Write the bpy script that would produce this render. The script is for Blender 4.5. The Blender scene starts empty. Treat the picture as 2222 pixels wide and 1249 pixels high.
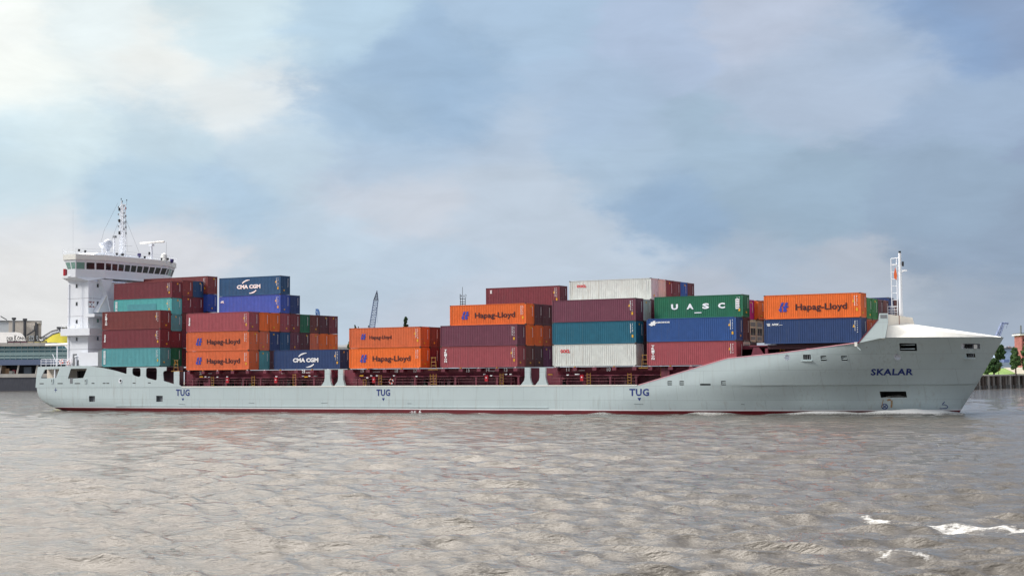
import bpy, bmesh, math, random
import numpy as np
from mathutils import Vector, Matrix
from mathutils.bvhtree import BVHTree
random.seed(7); rng = np.random.RandomState(7)
S = bpy.context.scene
COL = S.collection

# ------------------------------------------------------------------ camera
FPX, TH, PI_, RO = 3235.76, 0.504997, 0.0590688, 0.0069414
F0 = Vector((-math.sin(TH), math.cos(TH), 0)); R0 = Vector((math.cos(TH), math.sin(TH), 0)); U0 = Vector((0, 0, 1))
CF = F0*math.cos(PI_)+U0*math.sin(PI_); _u = U0*math.cos(PI_)-F0*math.sin(PI_)
CR = R0*math.cos(RO)-_u*math.sin(RO); CU = _u*math.cos(RO)+R0*math.sin(RO)
CP = Vector((0, -177.135, 5.06))
cd = bpy.data.cameras.new('camera'); cam = bpy.data.objects.new('camera', cd); COL.objects.link(cam)
m = Matrix((CR, CU, -CF)).transposed().to_4x4(); m.translation = CP
cam.matrix_world = m
cd.sensor_width = 36; cd.lens = 36*FPX/2222; cd.clip_start = 0.5; cd.clip_end = 30000
S.camera = cam

def at(u, v, y=None, x=None, z=None):
    """measured point of the photograph -> the point on a known plane of the ship"""
    d = CF+CR*((u-1111)/FPX)-CU*((v-624.5)/FPX)
    if y is not None: t = (y-CP.y)/d.y
    elif x is not None: t = (x-CP.x)/d.x
    else: t = (z-CP.z)/d.z
    return CP+d*t

# ------------------------------------------------------------------ world
S.view_settings.view_transform = 'Standard'; S.view_settings.look = 'None'
S.view_settings.exposure = 0.6; S.view_settings.gamma = 1
SUN = Vector((-0.56, -0.58, 0.59)).normalized()  # direction towards the added fill lamp, behind the viewer on the left
W = bpy.data.worlds.new("World"); S.world = W; W.use_nodes = True
nt = W.node_tree; nt.nodes.clear(); N = nt.nodes; Lk = nt.links
def lin(c):
    return tuple(((x/255)/12.92 if x/255 <= .04045 else ((x/255+.055)/1.055)**2.4) for x in c)
def nd(t, **k):
    n = N.new(t)
    for a, b in k.items(): setattr(n, a, b)
    return n
def mth(op, a, b=None, c=None):
    n = nd('ShaderNodeMath', operation=op)
    for i, v in enumerate((a, b, c)):
        if v is None: continue
        if isinstance(v, (int, float)): n.inputs[i].default_value = v
        else: Lk.new(v, n.inputs[i])
    return n.outputs[0]
def vmth(op, a, b=None, sc=None, c=None):
    n = nd('ShaderNodeVectorMath', operation=op)
    for i, v in enumerate((a, b, c)):
        if v is None: continue
        if isinstance(v, (tuple, list)): n.inputs[i].default_value = v
        else: Lk.new(v, n.inputs[i])
    if sc is not None:
        if isinstance(sc, (int, float)): n.inputs['Scale'].default_value = sc
        else: Lk.new(sc, n.inputs['Scale'])
    return n.outputs['Value'] if op in ('DISTANCE', 'LENGTH', 'DOT_PRODUCT') else n.outputs[0]
tc = nd('ShaderNodeTexCoord'); sep = nd('ShaderNodeSeparateXYZ'); Lk.new(tc.outputs['Generated'], sep.inputs[0])
az = mth('ADD', mth('ARCTAN2', sep.outputs[0], sep.outputs[1]), TH)      # azimuth, 0 towards the far shore
el = mth('ARCSINE', mth('MINIMUM', mth('MAXIMUM', sep.outputs[2], -1.0), 1.0))
cmb = nd('ShaderNodeCombineXYZ'); Lk.new(az, cmb.inputs[0]); Lk.new(mth('ABSOLUTE', el), cmb.inputs[1])
P0 = cmb.outputs[0]
# domain warp so cloud borders are ragged
nz = nd('ShaderNodeTexNoise', noise_dimensions='3D'); nz.inputs['Scale'].default_value = 9; nz.inputs['Detail'].default_value = 9; nz.inputs['Roughness'].default_value = .6
st = vmth('MULTIPLY', P0, (1, 2.1, 1)); Lk.new(st, nz.inputs['Vector'])
wv = vmth('SUBTRACT', nz.outputs['Color'], (.5, .5, .5))
P = vmth('ADD', P0, vmth('MULTIPLY', wv, (.13, .065, 0)))
def pix(u, v):   # photo position -> (azimuth, elevation)
    d = (CF+CR*((u-1111)/FPX)-CU*((v-624.5)/FPX)).normalized()
    return (math.atan2(d.x, d.y)+TH, math.asin(d.z), 0)
A = [(-60,60,(255,255,252)),(40,180,(252,252,248)),(200,70,(240,246,248)),(330,140,(246,245,243)),(560,190,(234,236,238)),(500,60,(216,231,239)),
     (120,270,(219,233,240)),(330,260,(200,217,230)),(60,400,(208,225,236)),(300,400,(190,211,229)),(100,480,(228,228,233)),(30,600,(232,229,230)),(380,540,(222,221,228)),(480,440,(182,203,224)),
     (700,60,(188,211,230)),(880,150,(160,185,214)),(1000,220,(156,182,212)),(1150,80,(172,194,220)),(760,210,(166,190,216)),(620,320,(198,214,228)),(860,350,(180,199,222)),
     (1080,300,(188,201,221)),(850,430,(210,211,221)),(700,500,(196,210,226)),(1120,420,(197,206,221)),(900,590,(192,205,222)),(1250,560,(196,205,220)),(640,640,(194,207,222)),
     (1300,230,(172,191,217)),(1400,110,(178,192,219)),(1700,40,(192,198,218)),(1740,170,(176,188,210)),(1560,300,(164,185,207)),(1450,440,(147,172,202)),(1350,340,(174,193,215)),
     (1650,560,(172,184,203)),(1820,620,(182,187,201)),(1700,440,(153,174,196)),(2060,60,(132,158,198)),(2200,30,(138,156,190)),(2080,220,(158,176,203)),(1900,100,(174,188,212)),(2050,420,(147,166,190)),(2200,560,(142,158,182)),(2150,700,(160,169,187)),(1980,740,(170,178,192)),(2400,300,(140,154,182)),
     (1000,700,(200,206,220)),(500,700,(206,212,224)),(1500,700,(186,190,204))]
acc = None; wsum = None
for u, v, c in A:
    a, e, _ = pix(u, v)
    d = vmth('DISTANCE', vmth('MULTIPLY', P, (1, 1.5, 0)), (a, e*1.5, 0))
    w = mth('POWER', 2.718, mth('MULTIPLY', mth('MULTIPLY', d, d), -1/(0.027**2)))
    if u > 600: c = tuple(q_*.82+m_*.18 for q_, m_ in zip(c, (188, 203, 221)))
    L = lin(c)
    if acc is None: acc = vmth('SCALE', L, sc=w); wsum = w
    else: acc = vmth('ADD', acc, vmth('SCALE', L, sc=w)); wsum = mth('ADD', wsum, w)
# the cloud deck outside the measured part: soft grey cloud, brighter towards the veiled sun side
bn = nd('ShaderNodeTexNoise'); bn.inputs['Scale'].default_value = 3.4; bn.inputs['Detail'].default_value = 7
Lk.new(tc.outputs['Generated'], bn.inputs['Vector'])
rp = nd('ShaderNodeValToRGB'); rp.color_ramp.elements[0].position = .40; rp.color_ramp.elements[1].position = .62
rp.color_ramp.elements[0].color = (*lin((136, 152, 186)), 1); rp.color_ramp.elements[1].color = (*lin((246, 240, 236)), 1)
Lk.new(bn.outputs[0], rp.inputs[0])
acc = vmth('ADD', acc, vmth('SCALE', rp.outputs[0], sc=2e-5)); wsum = mth('ADD', wsum, 2e-5)
col = vmth('SCALE', acc, sc=mth('DIVIDE', 1.0, wsum))
# fine cloud texture
n2 = nd('ShaderNodeTexNoise'); n2.inputs['Scale'].default_value = 16; n2.inputs['Detail'].default_value = 8; n2.inputs['Roughness'].default_value = .58; n2.inputs['Distortion'].default_value = .6
Lk.new(vmth('MULTIPLY', P0, (1, 2.4, 1)), n2.inputs['Vector'])
n3 = nd('ShaderNodeTexNoise'); n3.inputs['Scale'].default_value = 5; n3.inputs['Detail'].default_value = 9; n3.inputs['Roughness'].default_value = .62; n3.inputs['Distortion'].default_value = .9
Lk.new(vmth('MULTIPLY', P0, (1, 3.6, 1)), n3.inputs['Vector'])
gain = mth('ADD', mth('ADD', mth('MULTIPLY', n2.outputs[0], .26), mth('MULTIPLY', n3.outputs[0], .26)), .745)
col = vmth('SCALE', col, sc=gain)
col = vmth('MULTIPLY', col, (.955, .99, .985))
# brightness of the veiled sun behind the clouds, high on the left
gz, ge = -.74, .85
gd = (math.sin(gz-TH)*math.cos(ge), math.cos(gz-TH)*math.cos(ge), math.sin(ge))
dt = vmth('DOT_PRODUCT', tc.outputs['Generated'], gd)
gl = mth('POWER', 2.718, mth('MULTIPLY', mth('SUBTRACT', 1.0, dt), -8.5))
gl = mth('MULTIPLY', gl, mth('MAXIMUM', mth('ADD', mth('MULTIPLY', bn.outputs[0], 4.5), -1.45), 0.0))
es = nd('ShaderNodeMapRange', interpolation_type='SMOOTHSTEP'); es.inputs[1].default_value = .43; es.inputs[2].default_value = .51; Lk.new(el, es.inputs[0]); gl = mth('MULTIPLY', gl, es.outputs[0])
col = vmth('ADD', col, vmth('SCALE', (12.5, 11.5, 10.3), sc=gl))
cloud = vmth('SCALE', col, sc=1/(2**.6))
sky = nd('ShaderNodeTexSky', sky_type='NISHITA'); sky.sun_disc = False
sky.sun_elevation = math.asin(SUN.z); sky.sun_rotation = math.atan2(SUN.x, SUN.y)
skyc = vmth('SCALE', sky.outputs[0], sc=.10)
mx = nd('ShaderNodeMix', data_type='RGBA'); mx.inputs[0].default_value = .985
Lk.new(skyc, mx.inputs[6]); Lk.new(cloud, mx.inputs[7])
bg = nd('ShaderNodeBackground'); Lk.new(mx.outputs[2], bg.inputs[0]); bg.inputs[1].default_value = 1
ow = nd('ShaderNodeOutputWorld'); Lk.new(bg.outputs[0], ow.inputs[0])

# ------------------------------------------------------------------ added fill lamp
sd = bpy.data.lights.new('sun', 'SUN'); sd.energy = 1.5; sd.angle = math.radians(12); sd.color = (1, .95, .88)  # added to brighten the near side of the ship; actual daylight comes from ahead
so = bpy.data.objects.new('sun', sd); COL.objects.link(so); so.rotation_euler = SUN.to_track_quat('Z', 'Y').to_euler()

# ------------------------------------------------------------------ materials
def mat(name, rgb, rough=.5, metal=0, var=.12, scale=1.5, dirt=None, streak=0, bump=0, srgb=True, spec=.5, gain=.92):
    """procedural paint: base colour varied by two noises, optional rust / grime patches and runs"""
    M = bpy.data.materials.get(name)
    if M: return M
    M = bpy.data.materials.new(name); M.use_nodes = True
    n = M.node_tree.nodes; l = M.node_tree.links; b = n['Principled BSDF']
    c = [x/gain for x in lin(rgb)] if srgb else rgb
    tcn = n.new('ShaderNodeTexCoord')
    a = n.new('ShaderNodeTexNoise'); a.inputs['Scale'].default_value = scale; a.inputs['Detail'].default_value = 6; a.inputs['Roughness'].default_value = .6
    l.new(tcn.outputs['Object'], a.inputs[0])
    mp = n.new('ShaderNodeMapping'); mp.inputs['Scale'].default_value = (3.2, 3.2, .25); l.new(tcn.outputs['Object'], mp.inputs[0])
    s = n.new('ShaderNodeTexNoise'); s.inputs['Scale'].default_value = 1.3; s.inputs['Detail'].default_value = 5; l.new(mp.outputs[0], s.inputs[0])
    r = n.new('ShaderNodeMapRange'); r.inputs[1].default_value = .3; r.inputs[2].default_value = .7; r.inputs[3].default_value = 1-var; r.inputs[4].default_value = 1+var
    l.new(a.outputs[0], r.inputs[0])
    v = n.new('ShaderNodeVectorMath'); v.operation = 'SCALE'; v.inputs[0].default_value = c[:3]
    if name.startswith('paint '):
        oi = n.new('ShaderNodeObjectInfo'); m1 = n.new('ShaderNodeMapRange'); m1.inputs[3].default_value = .90; m1.inputs[4].default_value = 1.12; l.new(oi.outputs['Random'], m1.inputs[0])
        m2 = n.new('ShaderNodeMath'); m2.operation = 'MULTIPLY'; l.new(r.outputs[0], m2.inputs[0]); l.new(m1.outputs[0], m2.inputs[1]); l.new(m2.outputs[0], v.inputs['Scale'])
    else: l.new(r.outputs[0], v.inputs['Scale'])
    out = v.outputs[0]
    if dirt:
        dc = [x/gain for x in lin(dirt[0])]
        r2 = n.new('ShaderNodeMapRange'); r2.inputs[1].default_value = dirt[1]; r2.inputs[2].default_value = dirt[1]+.14; r2.inputs[4].default_value = dirt[2]
        ad = n.new('ShaderNodeMath'); ad.operation = 'MULTIPLY_ADD'; ad.inputs[1].default_value = .6
        ml = n.new('ShaderNodeMath'); ml.operation = 'MULTIPLY'; ml.inputs[1].default_value = .4
        l.new(a.outputs[0], ml.inputs[0]); l.new(s.outputs[0], ad.inputs[0]); l.new(ml.outputs[0], ad.inputs[2]); l.new(ad.outputs[0], r2.inputs[0])
        mxx = n.new('ShaderNodeMix'); mxx.data_type = 'RGBA'; l.new(r2.outputs[0], mxx.inputs[0]); l.new(out, mxx.inputs[6]); mxx.inputs[7].default_value = (*dc, 1)
        out = mxx.outputs[2]
    l.new(out, b.inputs['Base Color'])
    rr = n.new('ShaderNodeMapRange'); rr.inputs[3].default_value = max(.05, rough-.1); rr.inputs[4].default_value = min(1, rough+.12); l.new(s.outputs[0], rr.inputs[0]); l.new(rr.outputs[0], b.inputs['Roughness'])
    b.inputs['Metallic'].default_value = metal; b.inputs['Specular IOR Level'].default_value = spec
    if bump:
        bp = n.new('ShaderNodeBump'); bp.inputs['Strength'].default_value = bump; bp.inputs['Distance'].default_value = .05; l.new(a.outputs[0], bp.inputs['Height']); l.new(bp.outputs[0], b.inputs['Normal'])
    return M
RUST = (104, 66, 48)
PAINT = {
 'maroon': (114, 47, 56), 'red brown': (122, 56, 54), 'rose maroon': (154, 72, 80), 'plum maroon': (104, 54, 72), 'dark maroon': (84, 38, 50),
 'dark red': (112, 24, 36), 'brown': (104, 52, 50), 'turquoise': (86, 154, 160), 'bright turquoise': (84, 172, 172), 'orange': (224, 106, 38), 'dull orange': (206, 100, 56), 'faded orange': (208, 108, 76),
 'rust orange': (176, 76, 40), 'dark blue': (32, 58, 110), 'navy blue': (36, 62, 108), 'petrol blue': (34, 78, 118), 'bright blue': (56, 84, 172), 'blue': (38, 78, 140),
 'teal blue': (24, 98, 122), 'green': (24, 104, 74), 'light green': (40, 128, 66), 'white': (200, 204, 200), 'cream': (214, 206, 190), 'grey white': (186, 190, 190),
 'purple': (104, 32, 90), 'magenta': (196, 44, 134), 'light blue': (40, 96, 178), 'vivid blue': (32, 70, 160)}
def paint(k):
    return mat('paint '+k, PAINT[k], .5, var=.13, scale=1.1, dirt=((126, 98, 76) if k in ('white', 'cream', 'grey white') else tuple(int(x*.45+40) for x in PAINT[k]), .54, .5))
m_white = mat('ship white paint', (226, 230, 236), .45, var=.03, scale=.5, dirt=((180, 172, 160), .62, .35))
m_hull = mat('hull pale grey green', (182, 196, 198), .42, var=.045, scale=.16, dirt=((140, 150, 146), .56, .35))
def plate_seams(M):
    n = M.node_tree.nodes; l = M.node_tree.links; b = n['Principled BSDF']; src = b.inputs['Base Color'].links[0].from_socket
    t = n.new('ShaderNodeTexCoord'); sp = n.new('ShaderNodeSeparateXYZ'); l.new(t.outputs['Object'], sp.inputs[0]); cb = n.new('ShaderNodeCombineXYZ'); l.new(sp.outputs[0], cb.inputs[0]); l.new(sp.outputs[2], cb.inputs[1])
    br = n.new('ShaderNodeTexBrick'); br.inputs['Scale'].default_value = 1; br.inputs['Brick Width'].default_value = 7.4; br.inputs['Row Height'].default_value = 1.86; br.inputs['Mortar Size'].default_value = .035; br.inputs['Mortar Smooth'].default_value = .6
    br.inputs['Color1'].default_value = (1, 1, 1, 1); br.inputs['Color2'].default_value = (.955, .965, .965, 1); br.inputs['Mortar'].default_value = (.78, .79, .79, 1); l.new(cb.outputs[0], br.inputs[0])
    mp = n.new('ShaderNodeMapping'); mp.inputs['Scale'].default_value = (1.6, 1, .16); l.new(t.outputs['Object'], mp.inputs[0]); nz_ = n.new('ShaderNodeTexNoise'); nz_.inputs['Scale'].default_value = 1.1; nz_.inputs['Detail'].default_value = 8; nz_.inputs['Roughness'].default_value = .65; l.new(mp.outputs[0], nz_.inputs[0])
    r = n.new('ShaderNodeMapRange'); r.inputs[1].default_value = .56; r.inputs[2].default_value = .74; r.inputs[4].default_value = .75; l.new(nz_.outputs[0], r.inputs[0])
    hm_ = n.new('ShaderNodeMapRange'); hm_.inputs[1].default_value = 0.5; hm_.inputs[2].default_value = 2.2; hm_.inputs[3].default_value = 1; hm_.inputs[4].default_value = .35; l.new(sp.outputs[2], hm_.inputs[0]); mm = n.new('ShaderNodeMath'); mm.operation = 'MULTIPLY'; l.new(r.outputs[0], mm.inputs[0]); l.new(hm_.outputs[0], mm.inputs[1])
    mu = n.new('ShaderNodeMix'); mu.data_type = 'RGBA'; mu.blend_type = 'MULTIPLY'; mu.inputs[0].default_value = 1; l.new(src, mu.inputs[6]); l.new(br.outputs[0], mu.inputs[7])
    gx = n.new('ShaderNodeMix'); gx.data_type = 'RGBA'; l.new(mm.outputs[0], gx.inputs[0]); l.new(mu.outputs[2], gx.inputs[6]); gx.inputs[7].default_value = (.30, .29, .26, 1); l.new(gx.outputs[2], b.inputs['Base Color'])
    a2 = n.new('ShaderNodeTexNoise'); a2.inputs['Scale'].default_value = .8; a2.inputs['Detail'].default_value = 2; l.new(t.outputs['Object'], a2.inputs[0]); bp = n.new('ShaderNodeBump'); bp.inputs['Distance'].default_value = .03; bp.inputs['Strength'].default_value = .5; l.new(a2.outputs[0], bp.inputs['Height']); l.new(bp.outputs[0], b.inputs['Normal'])
plate_seams(m_hull)
m_hull2 = mat('hull boot top red', (100, 16, 28), .5, var=.12, scale=.6, dirt=((70, 30, 30), .5, .5))
m_maroon = mat('deck maroon paint', (112, 46, 62), .5, var=.16, scale=.9, dirt=((50, 28, 32), .5, .6))
m_dmaroon = mat('deep maroon steel', (62, 28, 38), .6, var=.2, scale=1.2)
m_dark = mat('dark recess paint', (26, 28, 30), .7)  # inside the hull pockets this dark colour stands in for shadow
m_black = mat('black rubber', (22, 22, 24), .6)
m_grey = mat('grey steel', (120, 124, 128), .45, metal=.2)
m_yel = mat('yellow paint', (158, 118, 48), .5, var=.15)
m_red = mat('signal red', (176, 24, 40), .4)
m_orange = mat('lifebuoy orange', (220, 90, 60), .5)
m_letw = mat('white lettering', (232, 234, 236), .5, var=.05)
m_letb = mat('blue lettering', (26, 48, 118), .5, var=.05)
m_letd = mat('dark lettering', (52, 24, 34), .5, var=.05)
m_letr = mat('red lettering', (200, 40, 48), .5, var=.05)
m_logo = mat('blue emblem', (44, 62, 160), .5, var=.05)
m_ylw = mat('yellow placard', (222, 172, 40), .5, var=.05)
m_blue = mat('blue tarpaulin', (60, 110, 190), .5)
m_foredeck = mat('white foredeck paint', (222, 222, 216), .5, var=.02)
m_beige = mat('cream breakwater paint', (226, 218, 204), .5, var=.03)
def glass(name, rgb, rough=.06):
    M = mat(name, rgb, rough, var=.2, scale=.4); M.node_tree.nodes['Principled BSDF'].inputs['Specular IOR Level'].default_value = .9; return M
m_glass = glass('dark window glass', (24, 34, 40)); m_glassg = glass('pale green window glass', (120, 160, 150)); m_glasst = glass('theatre glass', (78, 134, 146), .2)

# ------------------------------------------------------------------ mesh helpers
class MB:
    def __init__(s): s.v = []; s.f = []; s.m = []; s.mats = []
    def mi(s, mt):
        if mt not in s.mats: s.mats.append(mt)
        return s.mats.index(mt)
    def add(s, vs, fs, mt):
        o = len(s.v); s.v += [tuple(p) for p in vs]; k = s.mi(mt)
        for f in fs: s.f.append([i+o for i in f]); s.m.append(k)
        return s
    def box(s, a, b, mt, ch=0):
        x0, x1 = sorted((a[0], b[0])); y0, y1 = sorted((a[1], b[1])); z0, z1 = sorted((a[2], b[2]))
        vs = [(x0, y0, z0), (x1, y0, z0), (x1, y1, z0), (x0, y1, z0), (x0, y0, z1), (x1, y0, z1), (x1, y1, z1), (x0, y1, z1)]
        return s.add(vs, [(0, 3, 2, 1), (4, 5, 6, 7), (0, 1, 5, 4), (1, 2, 6, 5), (2, 3, 7, 6), (3, 0, 4, 7)], mt)
    def tube(s, a, b, r, mt, n=8, r2=None):
        a = Vector(a); b = Vector(b); d = b-a
        if d.length < 1e-6: return s
        q = d.to_track_quat('Z', 'Y'); r2 = r if r2 is None else r2; vs = []
        for p, rr in ((a, r), (b, r2)):
            for i in range(n):
                t = 2*math.pi*(i+.5)/n; vs.append(p+q @ Vector((rr*math.cos(t), rr*math.sin(t), 0)))
        fs = [(i, (i+1) % n, n+(i+1) % n, n+i) for i in range(n)]+[tuple(range(n))[::-1], tuple(range(n, 2*n))]
        return s.add(vs, fs, mt)
    def path(s, pts, r, mt, n=6):
        for a, b in zip(pts, pts[1:]): s.tube(a, b, r, mt, n)
        return s
    def lathe(s, c, prof, mt, n=16, axis='Z'):
        vs = []; k = len(prof)
        for r, h in prof:
            for i in range(n):
                t = 2*math.pi*i/n; x, y = r*math.cos(t), r*math.sin(t)
                vs.append((c[0]+x, c[1]+y, c[2]+h) if axis == 'Z' else ((c[0]+h, c[1]+x, c[2]+y) if axis == 'X' else (c[0]+x, c[1]+h, c[2]+y)))
        fs = []
        for j in range(k-1):
            for i in range(n): fs.append((j*n+i, j*n+(i+1) % n, (j+1)*n+(i+1) % n, (j+1)*n+i))
        fs.append(tuple(range(n))[::-1]); fs.append(tuple(range((k-1)*n, k*n)))
        return s.add(vs, fs, mt)
    def prism(s, pts, vec, mt):
        """polygon pts (3D, planar) swept by vec"""
        n = len(pts); vec = Vector(vec); vs = [Vector(p) for p in pts]; vs += [p+vec for p in vs]
        return s.add(vs, [tuple(range(n)), tuple(range(n, 2*n))[::-1]]+[(i, n+i, n+(i+1) % n, (i+1) % n) for i in range(n)], mt)
    def cut(s):
        s.cuts = getattr(s, 'cuts', [])+[(len(s.v), len(s.f))]; return s
    def build_each(s, name, parent=None, smooth=False):
        v0 = f0 = 0; out = []
        for v1, f1 in s.cuts:
            b = MB(); b.mats = list(s.mats); b.v = s.v[v0:v1]; b.f = [[i-v0 for i in f] for f in s.f[f0:f1]]; b.m = s.m[f0:f1]
            used = sorted(set(b.m)); b.mats = [s.mats[k] for k in used]; b.m = [used.index(k) for k in b.m]
            if b.f: out.append(b.build(name, parent, smooth))
            v0, f0 = v1, f1
        return out
    def build(s, name, parent=None, smooth=False, loc=None):
        me = bpy.data.meshes.new(name); me.from_pydata(s.v, [], s.f)
        for q in s.mats: me.materials.append(q)
        me.polygons.foreach_set('material_index', s.m)
        bm = bmesh.new(); bm.from_mesh(me); bmesh.ops.recalc_face_normals(bm, faces=bm.faces); bm.to_mesh(me); bm.free()
        if smooth: me.polygons.foreach_set('use_smooth', [True]*len(me.polygons)); me.set_sharp_from_angle(angle=math.radians(35))
        me.update(); return link(name, me, parent, loc)
def link(name, me, parent=None, loc=None):
    o = bpy.data.objects.new(name, me); COL.objects.link(o)
    if parent: o.parent = parent
    if loc is not None: o.location = loc
    return o
def tag(o, label=None, cat=None, group=None, kind=None):
    if label: o['label'] = label
    if cat: o['category'] = cat
    if group: o['group'] = group
    if kind: o['kind'] = kind
    return o
def empty(name, loc=(0, 0, 0), rz=0):
    o = bpy.data.objects.new(name, None); COL.objects.link(o); o.location = loc; o.rotation_euler = (0, 0, rz); o.empty_display_size = .5
    return o
def plate(outer, holes, thick, mt, name, parent, bevel=0):
    """flat steel plate in the xz plane (front face at y=0, thickness backwards) with rounded cut-outs"""
    cu = bpy.data.curves.new(name, 'CURVE'); cu.dimensions = '2D'; cu.fill_mode = 'BOTH'; cu.extrude = thick/2
    for loop in [outer]+holes:
        sp = cu.splines.new('POLY'); sp.points.add(len(loop)-1)
        for i, (x, z) in enumerate(loop): sp.points[i].co = (x, z, 0, 1)
        sp.use_cyclic_u = True
    o = bpy.data.objects.new(name, cu); COL.objects.link(o)
    me = bpy.data.meshes.new_from_object(o.evaluated_get(bpy.context.evaluated_depsgraph_get())); bpy.data.objects.remove(o)
    for v in me.vertices: x, z, y = v.co; v.co = (x, thick/2-y, z)
    bm = bmesh.new(); bm.from_mesh(me); bmesh.ops.recalc_face_normals(bm, faces=bm.faces); bm.to_mesh(me); bm.free()
    me.materials.clear(); me.materials.append(mt); me.name = name
    return link(name, me, parent)
def rnd(pts, r, n=4):
    """round the corners of a polygon (list of (x,z) or (x,z,r))"""
    out = []; k = len(pts)
    for i in range(k):
        p = Vector(pts[i][:2]); a = Vector(pts[i-1][:2]); b = Vector(pts[(i+1) % k][:2]); rr = pts[i][2] if len(pts[i]) > 2 else r
        if rr <= 0: out.append(tuple(p)); continue
        da = (a-p); db = (b-p); rr = min(rr, da.length*.45, db.length*.45); q0 = p+da.normalized()*rr; q1 = p+db.normalized()*rr
        for j in range(n+1):
            t = j/n; out.append(tuple(q0*(1-t)**2+p*2*t*(1-t)+q1*t*t))
    return out
def text(body, size, mt, bold=.0, name='lettering', width=None, spacing=1, shear=0, thick=.012, align='LEFT'):
    """text mesh lying in the xz plane facing -y, lower left corner of its box at the origin"""
    cu = bpy.data.curves.new(name, 'FONT'); cu.body = body; cu.size = 1; cu.offset = bold; cu.extrude = .004; cu.space_character = spacing; cu.shear = shear; cu.resolution_u = 2
    o = bpy.data.objects.new(name, cu); COL.objects.link(o)
    me = bpy.data.meshes.new_from_object(o.evaluated_get(bpy.context.evaluated_depsgraph_get())); bpy.data.objects.remove(o)
    co = np.empty(len(me.vertices)*3); me.vertices.foreach_get('co', co); co = co.reshape(-1, 3)
    lo = co[:, :2].min(0); hi = co[:, :2].max(0); k = size/(hi[1]-lo[1]); kx = k if width is None else width/(hi[0]-lo[0])
    out = np.stack([(co[:, 0]-lo[0])*kx, np.where(co[:, 2] > 0, -thick, 0), (co[:, 1]-lo[1])*k], 1)
    me.vertices.foreach_set('co', out.ravel()); me.materials.clear(); me.materials.append(mt); me.update(); me.name = name
    return me, (hi[0]-lo[0])*kx
def xform(me, M): me.transform(M); return me
def join(mes, name):
    bm = bmesh.new(); mats = []
    for me in mes:
        k = len(bm.faces); bm.from_mesh(me); bm.faces.ensure_lookup_table()
        mt = me.materials[0]
        if mt not in mats: mats.append(mt)
        for f in bm.faces[k:]: f.material_index = mats.index(mt)
    o = bpy.data.meshes.new(name); bm.to_mesh(o); bm.free()
    for q in mats: o.materials.append(q)
    return o

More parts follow.
